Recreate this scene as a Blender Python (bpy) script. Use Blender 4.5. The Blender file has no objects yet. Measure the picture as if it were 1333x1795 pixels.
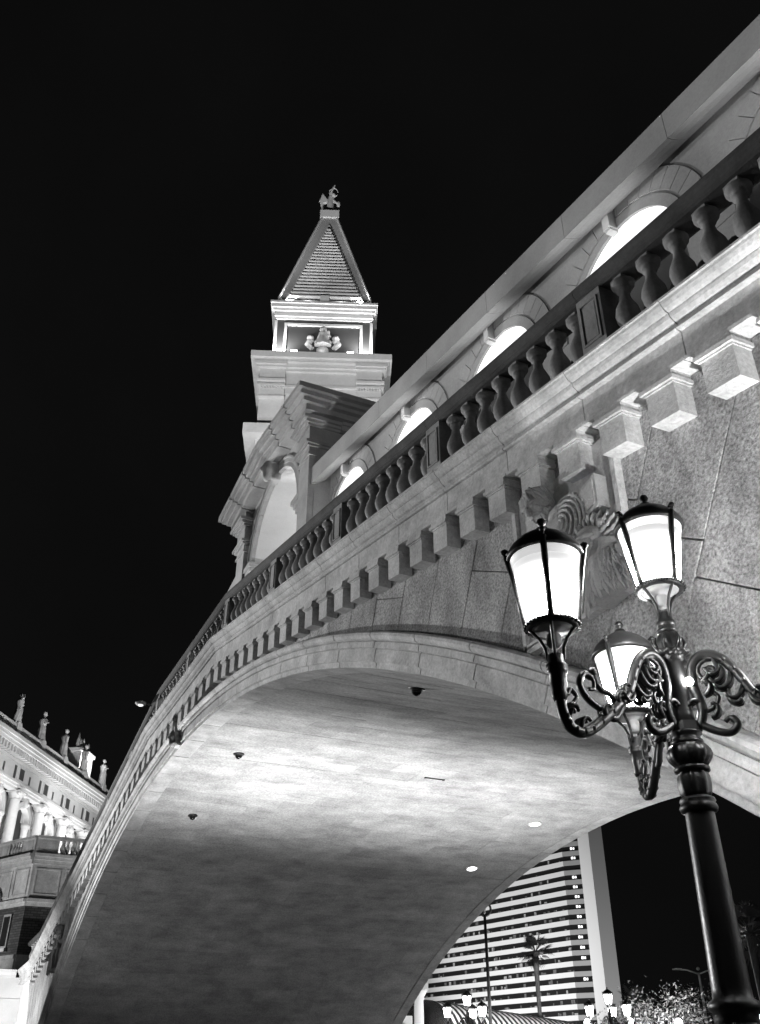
import bpy, bmesh, math, random
from math import sin, cos, pi, radians, sqrt, atan2, hypot
from mathutils import Vector, Matrix, noise
random.seed(7)
scene = bpy.context.scene
COL = scene.collection

# ------------------------------------------------------------------ camera
cam_d = bpy.data.cameras.new('camera')
cam_d.sensor_fit = 'VERTICAL'; cam_d.sensor_height = 36.0; cam_d.lens = 36.0 * 1616.56 / 1795.0
cam_d.clip_start = 0.1; cam_d.clip_end = 3000
cam = bpy.data.objects.new('camera', cam_d); COL.objects.link(cam)
cam.location = (30.165, -6.497, 1.6)
cam.rotation_euler = (radians(90 + 31.8565), 0, radians(155.4545 - 90))
scene.camera = cam
scene.render.resolution_x, scene.render.resolution_y = 760, 1024

# ------------------------------------------------------------------ night sky
world = bpy.data.worlds.new('World'); scene.world = world; world.use_nodes = True
wn = world.node_tree; bg = wn.nodes['Background']
sky = wn.nodes.new('ShaderNodeTexSky'); sky.sky_type = 'NISHITA'; sky.sun_disc = False
sky.sun_elevation = radians(-4); sky.sun_rotation = radians(200)
bw = wn.nodes.new('ShaderNodeRGBToBW'); wn.links.new(sky.outputs[0], bw.inputs[0])
mx = wn.nodes.new('ShaderNodeMath'); mx.operation = 'MULTIPLY_ADD'
wn.links.new(bw.outputs[0], mx.inputs[0]); mx.inputs[1].default_value = 0.02; mx.inputs[2].default_value = 0.0028
tcw = wn.nodes.new('ShaderNodeTexCoord'); nz = wn.nodes.new('ShaderNodeTexNoise'); nz.inputs['Scale'].default_value = 2.2; nz.inputs['Detail'].default_value = 6
wn.links.new(tcw.outputs['Generated'], nz.inputs['Vector']); mr = wn.nodes.new('ShaderNodeMapRange'); mr.inputs[1].default_value = .35; mr.inputs[2].default_value = .75; mr.inputs[3].default_value = .0; mr.inputs[4].default_value = .0018
wn.links.new(nz.outputs['Fac'], mr.inputs[0]); ad = wn.nodes.new('ShaderNodeMath'); wn.links.new(mx.outputs[0], ad.inputs[0]); wn.links.new(mr.outputs[0], ad.inputs[1]); wn.links.new(ad.outputs[0], bg.inputs['Color']); bg.inputs['Strength'].default_value = 1.0

vs = scene.view_settings
vs.view_transform = 'Standard'; vs.look = 'None'; vs.exposure = 0.0; vs.gamma = 1.0; vs.use_curve_mapping = False

def aim(o, tgt):
    o.rotation_euler = (Vector(tgt) - Vector(o.location)).to_track_quat('-Z', 'Y').to_euler()
def spot(name, loc, tgt, power, size, blend=0.5, soft=0.15):
    d = bpy.data.lights.new(name, 'SPOT'); d.energy = power; d.spot_size = radians(size); d.spot_blend = blend
    d.shadow_soft_size = soft; o = bpy.data.objects.new(name, d); COL.objects.link(o); o.location = loc; aim(o, tgt); return o
def point(name, loc, power, soft=0.2):
    d = bpy.data.lights.new(name, 'POINT'); d.energy = power; d.shadow_soft_size = soft
    o = bpy.data.objects.new(name, d); COL.objects.link(o); o.location = loc; return o

# ------------------------------------------------------------------ floodlighting (the place is floodlit at night)
# vault floods, set on an added pontoon under the arch
for yy, pw in ((1.6, 6600), (8.2, 5600), (14.6, 5000)):
    spot('vault_flood', (-.9, yy, 0.9), (-.9, yy, 11), pw, 96, 1.0, 0.4)
    spot('vault_fill', (-3.0, yy, 0.9), (-14, yy, 8), 170, 150, 1.0, 0.4)  # weak added fill that lifts the dark lower vault
# flood on the far bank, washing the front from the left, then added fills
spot('front_flood_and_fill', (-38, -22, 11.5), (10, 0, 10), 92000, 52, 0.6, 0.25)
spot('front_flood_and_fill', (40, -16, 5), (5.5, 5, 22), 9000, 15, 0.8, 0.4)  # added fill from the right, brightening the portico's side
spot('front_flood_and_fill', (3, -30, 6), (17, 1.5, 14), 10000, 46, 0.7, 0.25)  # added fill over the water, brightening arcade fascia and corbel fronts
# near-bank flood at the foot of the bridge, raking up the wall beside the big lamp
spot('near_flood', (28.0, -1.75, .35), (26.2, -.1, 6.3), 6500, 46, .6, .12)
spot('front_flood_and_fill', (-30, -9, 1.2), (-31, 0, 7), 8000, 90, 0.7, 0.2)
spot('front_flood_and_fill', (-12, -16, 1.0), (-12, 0, 11), 3500, 80, 0.7, 0.3)

# ------------------------------------------------------------------ materials
MATS = {}
def nodes_of(m):
    m.use_nodes = True; nt = m.node_tree; return nt, nt.nodes['Principled BSDF']
def stone(name, base, var=0.25, scale=1.2, bump=0.25, rough=0.85, stretch=(1, 1, 1), speck=0.0, jit=0.10, fine=18.0):
    m = bpy.data.materials.new(name); nt, b = nodes_of(m); N = nt.nodes.new; L = nt.links.new
    g = N('ShaderNodeNewGeometry'); mp = N('ShaderNodeMapping'); mp.inputs['Scale'].default_value = stretch
    L(g.outputs['Position'], mp.inputs['Vector'])
    n1 = N('ShaderNodeTexNoise'); n1.inputs['Scale'].default_value = scale; n1.inputs['Detail'].default_value = 7; n1.inputs['Roughness'].default_value = .62
    n2 = N('ShaderNodeTexNoise'); n2.inputs['Scale'].default_value = fine; n2.inputs['Detail'].default_value = 5; n2.inputs['Roughness'].default_value = .7
    L(mp.outputs[0], n1.inputs['Vector']); L(g.outputs['Position'], n2.inputs['Vector'])
    r1 = N('ShaderNodeMapRange'); r1.inputs[1].default_value = .3; r1.inputs[2].default_value = .7; r1.inputs[3].default_value = 1 - var; r1.inputs[4].default_value = 1 + var
    L(n1.outputs['Fac'], r1.inputs[0])
    r2 = N('ShaderNodeMapRange'); r2.inputs[1].default_value = .3; r2.inputs[2].default_value = .7; r2.inputs[3].default_value = 1 - var * .55 - speck; r2.inputs[4].default_value = 1 + var * .4
    L(n2.outputs['Fac'], r2.inputs[0])
    oi = N('ShaderNodeObjectInfo'); r3 = N('ShaderNodeMapRange'); r3.inputs[3].default_value = 1 - jit; r3.inputs[4].default_value = 1 + jit
    L(oi.outputs['Random'], r3.inputs[0])
    a = N('ShaderNodeMath'); a.operation = 'MULTIPLY'; L(r1.outputs[0], a.inputs[0]); L(r2.outputs[0], a.inputs[1])
    c = N('ShaderNodeMath'); c.operation = 'MULTIPLY'; L(a.outputs[0], c.inputs[0]); L(r3.outputs[0], c.inputs[1])
    d = N('ShaderNodeMath'); d.operation = 'MULTIPLY'; d.use_clamp = True; L(c.outputs[0], d.inputs[0]); d.inputs[1].default_value = base
    L(d.outputs[0], b.inputs['Base Color']); b.inputs['Roughness'].default_value = rough
    b.inputs['Specular IOR Level'].default_value = 0.25
    if bump > 0:
        bp = N('ShaderNodeBump'); bp.inputs['Strength'].default_value = bump; bp.inputs['Distance'].default_value = .02
        L(n2.outputs['Fac'], bp.inputs['Height']); L(bp.outputs[0], b.inputs['Normal'])
    MATS[name] = m; return m
def plain(name, base, rough=.5, metal=0.0, spec=.5, noise_v=0.0):
    m = bpy.data.materials.new(name); nt, b = nodes_of(m)
    b.inputs['Base Color'].default_value = (base, base, base, 1); b.inputs['Roughness'].default_value = rough
    b.inputs['Metallic'].default_value = metal; b.inputs['Specular IOR Level'].default_value = spec
    if noise_v > 0:
        n = nt.nodes.new('ShaderNodeTexNoise'); n.inputs['Scale'].default_value = 9; n.inputs['Detail'].default_value = 6
        g = nt.nodes.new('ShaderNodeNewGeometry'); nt.links.new(g.outputs['Position'], n.inputs['Vector'])
        r = nt.nodes.new('ShaderNodeMapRange'); r.inputs[3].default_value = max(0, rough - noise_v); r.inputs[4].default_value = rough + noise_v
        nt.links.new(n.outputs['Fac'], r.inputs[0]); nt.links.new(r.outputs[0], b.inputs['Roughness'])
        bp = nt.nodes.new('ShaderNodeBump'); bp.inputs['Strength'].default_value = .12; bp.inputs['Distance'].default_value = .01
        n2 = nt.nodes.new('ShaderNodeTexNoise'); n2.inputs['Scale'].default_value = 60; nt.links.new(g.outputs['Position'], n2.inputs['Vector'])
        nt.links.new(n2.outputs['Fac'], bp.inputs['Height']); nt.links.new(bp.outputs[0], b.inputs['Normal'])
    MATS[name] = m; return m
def glow(name, val, strength):
    m = bpy.data.materials.new(name); nt, b = nodes_of(m)
    b.inputs['Base Color'].default_value = (.8, .8, .8, 1)
    b.inputs['Emission Color'].default_value = (val, val, val, 1); b.inputs['Emission Strength'].default_value = strength
    MATS[name] = m; return m
stone('limestone', .50, .30, 1.6, .6, jit=.06, speck=.16)
stone('baluster_stone', .27, .30, 1.6, .4, jit=.06)
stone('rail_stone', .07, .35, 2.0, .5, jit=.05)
stone('spandrel', .42, .50, 1.1, 1.0, speck=.5, jit=.12, fine=26, stretch=(1.3, 1.3, .6))
stone('vault', .46, .30, 1.0, .5, stretch=(1.4, .8, 1.4), jit=.11, speck=.30, fine=14)
stone('plaster', .36, .16, .7, .25, jit=.03, speck=.06)
stone('portico_stone', .38, .2, 1.0, .3, jit=.05)
stone('bright_stone', .62, .1, .6, .15, jit=.04)
stone('tower_stone', .5, .12, .3, .1, jit=.05, fine=4)
stone('carved', .40, .25, 2.0, .6, jit=.02, fine=30)
stone('brick', .10, .3, .5, .3, jit=.25)
stone('paving', .05, .3, .6, .3)
stone('bark', .10, .3, 3, .5)
plain('core_dark', .06, .9, spec=.1)
plain('joint', .10, .95, spec=.05)
plain('iron', .014, .40, spec=.42, noise_v=.12)
plain('iron_far', .02, .5)
plain('slate_panel', .05, .45)
plain('white_paint', .75, .6, spec=.3)
plain('plain_grey', .35, .6, spec=.3)
plain('dark_glass', .015, .3, spec=.3)
plain('dim_glass', .12, .5)
plain('black_cloth', .02, .8)
plain('water', .02, .08, spec=.5)
plain('leaf', .12, .6, spec=.3)
plain('leaf_silhouette', .025, .6, spec=.2)  # leaf colour darkened to put the backlit silhouette into one palm
plain('lens_dark', .01, .1, spec=.8)
m_ = glow('lantern_light', 1.0, 95.0)      # frosted glass, hot around the bulb and dimmer toward the cap
nt = m_.node_tree; tc = nt.nodes.new('ShaderNodeTexCoord'); sx_ = nt.nodes.new('ShaderNodeSeparateXYZ'); nt.links.new(tc.outputs['Object'], sx_.inputs[0])
mr = nt.nodes.new('ShaderNodeMapRange'); mr.interpolation_type = 'SMOOTHSTEP'; mr.inputs[1].default_value = .44; mr.inputs[2].default_value = .68; mr.inputs[3].default_value = 1.0; mr.inputs[4].default_value = 0.0
nt.links.new(sx_.outputs[2], mr.inputs[0]); pw = nt.nodes.new('ShaderNodeMath'); pw.operation = 'POWER'; pw.inputs[1].default_value = 2.2; nt.links.new(mr.outputs[0], pw.inputs[0])
ma = nt.nodes.new('ShaderNodeMath'); ma.operation = 'MULTIPLY_ADD'; ma.inputs[1].default_value = 130.0; ma.inputs[2].default_value = .72; nt.links.new(pw.outputs[0], ma.inputs[0]); nt.links.new(ma.outputs[0], nt.nodes['Principled BSDF'].inputs['Emission Strength'])
glow('lantern_shoulder', .6, 1.0)
glow('far_lantern_light', 1.0, 14.0)
glow('interior_glow', .85, 1.0)
glow('lit_window', .9, 1.2)
glow('lamp_face', 1.0, 9.0)
glow('downlight', 1.0, 6.0)

# ------------------------------------------------------------------ mesh helpers
class MB:
    def __init__(s): s.v = []; s.f = []; s.sm = []
    def add(s, vs_, fs, smooth=False):
        o = len(s.v); s.v += [tuple(p) for p in vs_]
        s.f += [tuple(i + o for i in f) for f in fs]; s.sm += [smooth] * len(fs); return s
    def box(s, x0, x1, y0, y1, z0, z1):
        return s.add([(x0,y0,z0),(x1,y0,z0),(x1,y1,z0),(x0,y1,z0),(x0,y0,z1),(x1,y0,z1),(x1,y1,z1),(x0,y1,z1)],
                     [(0,3,2,1),(4,5,6,7),(0,1,5,4),(1,2,6,5),(2,3,7,6),(3,0,4,7)])
    def shear_box(s, x0, x1, y0, y1, z0, z1, sl, xr=0.0):
        f = lambda x: sl * (x - xr)
        return s.add([(x0,y0,z0+f(x0)),(x1,y0,z0+f(x1)),(x1,y1,z0+f(x1)),(x0,y1,z0+f(x0)),(x0,y0,z1+f(x0)),(x1,y0,z1+f(x1)),(x1,y1,z1+f(x1)),(x0,y1,z1+f(x0))],
                     [(0,3,2,1),(4,5,6,7),(0,1,5,4),(1,2,6,5),(2,3,7,6),(3,0,4,7)])
    def extrude_x(s, prof, x0, x1, sl=0.0):      # closed (y,z) profile along x, z sheared by sl
        n = len(prof); vs_ = [(x0, y, z + sl * x0) for y, z in prof] + [(x1, y, z + sl * x1) for y, z in prof]
        fs = [(i, (i + 1) % n, n + (i + 1) % n, n + i) for i in range(n)]
        fs += [tuple(range(n))[::-1], tuple(range(n, 2 * n))]
        return s.add(vs_, fs)
    def sweep(s, prof, a0, a1, n=2, caps=True):   # closed (r,y) profile about the y axis, angle from +z toward +x
        k = len(prof); vs_ = []; fs = []
        for i in range(n + 1):
            a = a0 + (a1 - a0) * i / n
            vs_ += [(r * sin(a), y, r * cos(a)) for r, y in prof]
        for i in range(n):
            for j in range(k):
                fs.append((i*k+j, i*k+(j+1) % k, (i+1)*k+(j+1) % k, (i+1)*k+j))
        if caps: fs += [tuple(range(k))[::-1], tuple(range(n*k, n*k+k))]
        return s.add(vs_, fs)
    def slab(s, poly, yf, yb, ch=.015):           # polygon in (x,z), chamfered front
        cx = sum(p[0] for p in poly) / len(poly); cz = sum(p[1] for p in poly) / len(poly); n = len(poly)
        def ins(p):
            d = hypot(p[0]-cx, p[1]-cz); k = max(0, 1 - 1.4 * ch / max(d, .05)); return (cx + (p[0]-cx)*k, cz + (p[1]-cz)*k)
        q = [ins(p) for p in poly]
        vs_ = [(x, yf, z) for x, z in q] + [(x, yf + ch, z) for x, z in poly] + [(x, yb, z) for x, z in poly]
        fs = [tuple(range(n))]
        for i in range(n):
            j = (i + 1) % n
            fs += [(i, n+i, n+j, j), (n+i, 2*n+i, 2*n+j, n+j)]
        return s.add(vs_, fs)
    def lathe(s, prof, n=16, c=(0, 0, 0), mod=None, smooth=True):   # (r,z) profile
        vs_ = []; fs = []; k = len(prof)
        for r, z in prof:
            for i in range(n):
                a = 2*pi*i/n; rr = r * (mod(a, z) if mod else 1)
                vs_.append((c[0]+rr*cos(a), c[1]+rr*sin(a), c[2]+z))
        for j in range(k-1):
            for i in range(n):
                fs.append((j*n+i, j*n+(i+1) % n, (j+1)*n+(i+1) % n, (j+1)*n+i))
        fs.append(tuple(range(n))[::-1]); fs.append(tuple(range((k-1)*n, k*n)))
        return s.add(vs_, fs, smooth)
    def tube(s, pts, rad, n=8, smooth=True, flat=1.0):
        pts = [Vector(p) for p in pts]; m = len(pts)
        rads = rad if isinstance(rad, (list, tuple)) else [rad]*m
        up = Vector((0, 0, 1)); t0 = (pts[1]-pts[0]).normalized()
        if abs(t0.dot(up)) > .95: up = Vector((1, 0, 0))
        side = t0.cross(up).normalized(); vs_ = []
        for i, p in enumerate(pts):
            t = (pts[min(i+1, m-1)] - pts[max(i-1, 0)]).normalized()
            side = (side - t * side.dot(t)).normalized(); b = t.cross(side)
            for j in range(n):
                a = 2*pi*j/n; vs_.append(p + (side*cos(a)*flat + b*sin(a)) * rads[i])
        fs = [(i*n+j, i*n+(j+1) % n, (i+1)*n+(j+1) % n, (i+1)*n+j) for i in range(m-1) for j in range(n)]
        fs += [tuple(range(n))[::-1], tuple(range((m-1)*n, m*n))]
        return s.add(vs_, fs, smooth)
    def ball(s, c, r, sc=(1, 1, 1), nu=10, nv=7, smooth=True, rot=None):
        vs_ = []; fs = []
        M = rot or Matrix.Identity(3)
        def P(x, y, z): return Vector(c) + M @ Vector((x*r*sc[0], y*r*sc[1], z*r*sc[2]))
        vs_.append(P(0, 0, 1))
        for i in range(1, nv):
            t = pi*i/nv
            for j in range(nu): vs_.append(P(sin(t)*cos(2*pi*j/nu), sin(t)*sin(2*pi*j/nu), cos(t)))
        vs_.append(P(0, 0, -1)); e = len(vs_)-1
        for j in range(nu): fs.append((0, 1+j, 1+(j+1) % nu)); fs.append((e, 1+(nv-2)*nu+(j+1) % nu, 1+(nv-2)*nu+j))
        for i in range(nv-2):
            for j in range(nu): fs.append((1+i*nu+j, 1+(i+1)*nu+j, 1+(i+1)*nu+(j+1) % nu, 1+i*nu+(j+1) % nu))
        return s.add(vs_, fs, smooth)
    def mesh(s, name, mat, fix=True):
        me = bpy.data.meshes.new(name); me.from_pydata(s.v, [], s.f); me.materials.append(MATS[mat])
        me.polygons.foreach_set('use_smooth', s.sm)
        if fix:
            bm = bmesh.new(); bm.from_mesh(me); bmesh.ops.recalc_face_normals(bm, faces=bm.faces); bm.to_mesh(me); bm.free()
        me.update(); return me
    def build(s, name, mat, parent=None, loc=(0, 0, 0), rot=(0, 0, 0)):
        return inst(name, s.mesh(name, mat), parent, loc, rot)
def inst(name, me, parent=None, loc=(0, 0, 0), rot=(0, 0, 0), scale=None):
    o = bpy.data.objects.new(name, me); COL.objects.link(o); o.parent = parent; o.location = loc; o.rotation_euler = rot
    if scale: o.scale = scale
    return o
def tag(o, label=None, cat=None, group=None, kind=None):
    if label: o['label'] = label
    if cat: o['category'] = cat
    if group: o['group'] = group
    if kind: o['kind'] = kind
    return o
def thing(name, label, cat, loc=(0, 0, 0), rz=0.0, group=None, scale=None):
    o = bpy.data.objects.new(name, None); COL.objects.link(o); o.location = loc; o.rotation_euler = (0, 0, rz)
    if scale: o.scale = (scale,)*3
    return tag(o, label, cat, group)
def copy_tree(o, parent=None):
    c = o.copy(); COL.objects.link(c); c.parent = parent
    for ch in list(o.children): copy_tree(ch, c)
    return c
def remeshed(mb, name, mat, voxel, parent=None, loc=(0, 0, 0), rot=(0, 0, 0), bumpy=0.0, bscale=8.0, smooth_it=4):
    """fuse overlapping forms into one continuous carved skin"""
    me = mb.mesh(name + '_src', mat); o = bpy.data.objects.new('tmp', me)
    sc2 = bpy.data.scenes.new('scratch'); sc2.collection.objects.link(o)
    r = o.modifiers.new('r', 'REMESH'); r.mode = 'VOXEL'; r.voxel_size = voxel
    sm = o.modifiers.new('s', 'SMOOTH'); sm.iterations = smooth_it; sm.factor = .5
    with bpy.context.temp_override(scene=sc2, view_layer=sc2.view_layers[0]): dg = bpy.context.evaluated_depsgraph_get()
    me2 = bpy.data.meshes.new_from_object(o.evaluated_get(dg))
    bpy.data.objects.remove(o); bpy.data.scenes.remove(sc2); bpy.data.meshes.remove(me); me2.name = name; me2.materials.clear(); me2.materials.append(MATS[mat])
    if bumpy:
        cos_ = [v.co.copy() for v in me2.vertices]; nrs = [v.normal.copy() for v in me2.vertices]; flat_ = []
        for q, nr in zip(cos_, nrs):
            w = noise.noise(Vector((q.x*bscale, q.y*bscale, q.z*bscale*.35))); flat_ += list(q + nr * w * bumpy)
        me2.vertices.foreach_set('co', flat_)
    me2.polygons.foreach_set('use_smooth', [True]*len(me2.polygons)); me2.update()
    return inst(name, me2, parent, loc, rot)

# ------------------------------------------------------------------ ground and water
g = MB().add([(-900,-900,0),(900,-900,0),(900,900,0),(-900,900,0)], [(0,1,2,3)]).build('ground', 'paving'); tag(g, kind='structure')
w = MB().add([(-27,-60,.004),(19,-60,.004),(19,19.5,.004),(-27,19.5,.004)], [(0,1,2,3)]).build('water', 'water'); tag(w, kind='structure')
q = MB().box(-160, 120, 19.6, 260, -.2, .2).build('quay', 'paving'); tag(q, kind='structure')

# ================================================================== BRIDGE
K, SL, ZD = 4.588, .1979, 13.103          # half flat, ramp slope, cornice top on the flat
XE = 31.84; WID = 18.9
R0, ZC = 42.1, 11.114 - 42.1              # intrados radius and centre height
def H(x):
    a = min(abs(x), XE); return ZD - SL * max(0, a - K)
def slope_at(x): return 0 if abs(x) < K or abs(x) > XE else (-SL if x > 0 else SL)
bridge = thing('stone_bridge', 'great single-span stone bridge with balustrade and corbels curving across the picture', 'bridge')

# core (backing behind the facing stones, vault backing, deck, far face)
mb = MB(); N_ = 60
def arc_z(x, r): return ZC + sqrt(max(0, r*r - x*x))
xs = [-XE + 2*XE*i/N_ for i in range(N_+1)] + [-K, K]; xs = sorted(set(xs))
RB = R0 + .09
for i in range(len(xs)-1):
    a, b = xs[i], xs[i+1]
    for Y, fl in ((.22, 0), (WID-.06, 1)):
        za, zb = max(-.5, arc_z(a, RB)), max(-.5, arc_z(b, RB))
        mb.add([(a,Y,za),(b,Y,zb),(b,Y,H(b)+.2),(a,Y,H(a)+.2)], [(0,1,2,3)])
    mb.add([(a,.22,H(a)+.2),(b,.22,H(b)+.2),(b,WID-.06,H(b)+.2),(a,WID-.06,H(a)+.2)], [(0,1,2,3)])
amax = math.acos((-.5 - ZC)/RB)
for i in range(64):
    a, b = -amax + 2*amax*i/64, -amax + 2*amax*(i+1)/64
    mb.add([(RB*sin(a),.22,ZC+RB*cos(a)),(RB*sin(b),.22,ZC+RB*cos(b)),(RB*sin(b),WID-.06,ZC+RB*cos(b)),(RB*sin(a),WID-.06,ZC+RB*cos(a))], [(0,1,2,3)])
core = mb.build('core', 'joint', bridge)

# archivolt voussoirs
DA = radians(2.6); g2 = .015/R0
prof = [(0,.55),(0,.085),(.012,.07),(.10,.07),(.10,.045),(.112,.045),(.112,.015),(.34,.015),(.345,.03),(.36,.03),(.365,-.035),(.47,-.035),(.475,-.01),(.49,-.01),(.495,-.07),(.52,-.12),(.57,-.15),(.62,-.145),(.65,-.11),(.66,-.08),(.66,.30)]
prof = [(R0+r, y-.11 if y < .3 else y) for r, y in prof]
me_v = MB().sweep(prof, -DA/2+g2, DA/2-g2, 3).mesh('voussoir', 'limestone')
pb = [(R0, WID-.5), (R0, WID+.06), (R0+.6, WID+.06), (R0+.6, WID-.5)]
me_vb = MB().sweep(pb, -DA/2+g2, DA/2-g2, 3).mesh('voussoir', 'limestone')
for k in range(-16, 17):
    inst('voussoir', me_v, bridge, (0, 0, ZC), (0, k*DA, 0))
    inst('voussoir', me_vb, bridge, (0, 0, ZC), (0, k*DA, 0))
# keystone with carved head
ks = MB().sweep([(R0+.02,.0),(R0+.02,-.18),(R0+.25,-.27),(R0+.64,-.34),(R0+.70,-.34),(R0+.70,.0)], -.005, .005, 2).build('keystone', 'limestone', bridge, (0,0,ZC))
mb = MB(); mb.ball((0,-.5,12.0-.55), .2, (1,.9,1.25)); mb.ball((0,-.68,11.38), .05, (1,1,1.4)); mb.ball((0,-.52,11.18), .14, (1,.8,1.2))
for sx in (-1, 1):
    mb.ball((sx*.17,-.46,11.5), .1, (.8,.8,1.5)); mb.ball((sx*.2,-.4,11.2), .1, (.9,.7,1.3)); mb.ball((sx*.08,-.66,11.5), .04)
mb.ball((0,-.45,11.75), .17, (1.4,.9,.6)); mb.box(-.25,.25,-.62,-.2,11.82,11.9)
mb.v = [(x*.8, -.30+(y+.5)*.8, 11.47+(z-11.47)*.85) for x, y, z in mb.v]
remeshed(mb, 'keystone_mask', 'carved', .03, ks, (0,0,-ZC), bumpy=.02, bscale=9)

# vault courses: stone panels on the soffit (the nearest as single stones, the rest together)
CW = DA/2; cs = []
Y0, Y1 = .552, WID-.502
for i in range(-36, 37):
    off = 0 if i % 2 else 1.15
    y = Y0 - (off if off else 0)
    while y < Y1 - .05:
        a, b = max(y, Y0), min(y + 2.3, Y1)
        if b - a > .15: cs.append((i, a, b))
        y += 2.3
camv = Vector(cam.location)
def score(c):
    a = c[0]*CW; p = Vector((R0*sin(a), (c[1]+c[2])/2, ZC + R0*cos(a)))
    nrm = Vector((-sin(a), 0, -cos(a))); d = camv - p
    if p.z < .3: return 0
    return max(0, nrm.dot(d.normalized())) * (c[2]-c[1]) / d.length_squared
cs.sort(key=score, reverse=True)
cache = {}
gv = .0028
def vault_mb(ln, target=None, ang=0, y0=0, dr=0):
    m = target or MB()
    m.sweep([(R0+.008+dr, y0+gv), (R0+.008+dr, y0+ln-gv), (R0+.10, y0+ln-gv), (R0+.10, y0+gv)], ang-CW/2+gv/R0, ang+CW/2-gv/R0, 1); return m
for c in cs[:300]:
    ln = round(c[2]-c[1], 3); kk = (ln, random.choice((0, .002, .005)))
    if kk not in cache: cache[kk] = vault_mb(kk[0], dr=kk[1]).mesh('vault_stone', 'vault')
    inst('vault_stone', cache[kk], bridge, (0, c[1], ZC), (0, c[0]*CW, 0))
rest = MB()
for c in cs[300:]:
    if score(c) > 0: vault_mb(c[2]-c[1], rest, c[0]*CW, c[1], random.choice((0, .002, .005)))
o = rest.build('vault_stones', 'vault', bridge, (0, 0, ZC)); tag(o, kind='stuff')

# spandrel facing stones, joints radial to the arch
PX0, PX1, PZ0, PZ1 = 20.8, 23.0, 6.5, 8.6
da = radians(1.62); a = -radians(45); RO = R0 + .665; i = 0
def top_at(ang):          # ray from arch centre up to the bracket line
    lo, hi = RO, RO + 40
    for _ in range(40):
        mid = (lo+hi)/2; x, z = mid*sin(ang), ZC+mid*cos(ang)
        if z < H(x) - .84: lo = mid
        else: hi = mid
    return lo
while a < radians(45):
    b = a + da; i += 1
    e = .006/RO
    a1, b1 = a+e, b-e; ta, tb = top_at(a1), top_at(b1)
    pt = lambda r, g_: (r*sin(g_), ZC + r*cos(g_))
    if max(abs(pt(RO, a1)[0]), abs(pt(RO, b1)[0])) < 36 and pt(ta, a1)[1] > 0:
        rows = []; hgt = min(ta, tb) - RO
        if hgt > 2.6:
            c1 = RO + .9 + 1.3*((i*37) % 10)/10; c2 = c1 + 1.5 + .6*((i*53) % 10)/10
            cuts = [c1] + ([c2] if hgt > c2-RO+.8 else [])
        elif hgt > 1.2 and i % 3 == 0: cuts = [RO + hgt*.5]
        else: cuts = []
        lo = RO
        for cc in cuts: rows.append((lo, cc-.006, cc-.006)); lo = cc+.006
        rows.append((lo, ta, tb))
        for r0, r1, r2 in rows:
            p4 = [pt(r0, a1), pt(r0, b1), pt(r2, b1), pt(r1, a1)]
            MB().slab(p4, -.03 + random.uniform(-.004, .004), .24, .012).build('stone', 'spandrel', bridge)
    a = b
# far face facing (plain)
# cornice, frieze
cprof = [(.2,.0),(-.485,.0),(-.497,-.012),(-.497,-.045),(-.478,-.055),(-.468,-.09),(-.44,-.135),(-.405,-.165),(-.38,-.172),(-.378,-.195),(-.362,-.235),(-.325,-.275),(-.285,-.292),(-.28,-.345),(-.315,-.352),(-.32,-.378),(-.30,-.40),(.2,-.40)]
fprof = [(.2,-.402),(-.25,-.402),(-.25,-.775),(-.275,-.785),(-.30,-.79),(-.30,-.835),(.2,-.835)]
ST = (XE-K)/15
gp = .009
def run(prof, mat, name, back=False):
    meR = MB().extrude_x(prof, gp, ST-gp, -SL).mesh(name, mat); meL = MB().extrude_x(prof, gp, ST-gp, SL).mesh(name, mat)
    F5 = 2*K/5; meF = MB().extrude_x(prof, gp, F5-gp, 0).mesh(name, mat)
    for k in range(15):
        x = K + k*ST; inst(name, meR, bridge, (x, 0, H(x)))
        x = -K - (k+1)*ST; inst(name, meL, bridge, (x, 0, H(x)))
    for k in range(5): inst(name, meF, bridge, (-K+k*F5, 0, ZD))
    return meF
run(cprof, 'limestone', 'cornice_stone'); run(fprof, 'limestone', 'frieze_stone')
for x0, x1 in ((XE, XE+3), (XE+3.02, XE+6), (-XE-3, -XE), (-XE-6, -XE-3.02)):
    MB().extrude_x(cprof, x0+gp, x1-gp).build('cornice_stone', 'limestone', bridge, (0,0,H(XE)))
    MB().extrude_x(fprof, x0+gp, x1-gp).build('frieze_stone', 'limestone', bridge, (0,0,H(XE)))
# far side cornice (plain profile)
bp_ = [(WID-.2,.0),(WID+.45,.0),(WID+.3,-.4),(WID+.2,-.8),(WID-.2,-.8)]
mb = MB()
mb.extrude_x(bp_, -K, K); m2 = MB()
for (x0, x1, s_) in ((-K, K, 0), (K, XE, -SL), (-XE, -K, SL)):
    z0 = H(x0) - s_*x0; m2.extrude_x([(y, z+z0) for y, z in bp_], x0, x1, s_)
m2.build('far_cornice', 'limestone', bridge)

# corbels
def corbel_mesh(sl):
    m = MB(); wd = .225
    m.shear_box(-wd, wd, -.28, .0, -1.40, -1.0, sl)
    m.shear_box(-wd-.02, wd+.02, -.30, .0, -.998, -.975, sl)
    m.shear_box(-wd-.05, wd+.05, -.33, .0, -.973, -.92, sl)
    m.shear_box(-wd-.025, wd+.025, -.305, .0, -.918, -.838, sl)
    return m.mesh('corbel', 'limestone')
cm = {s_: corbel_mesh(s_) for s_ in (0, -SL, SL)}
for k in range(-8, 30):
    x = 24.985 - .872*k
    if x < .5: break
    for s_ in (1, -1):
        xx = s_*x
        if abs(xx) < XE: inst('corbel', cm[slope_at(xx)], bridge, (xx, 0, H(xx)))

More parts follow.
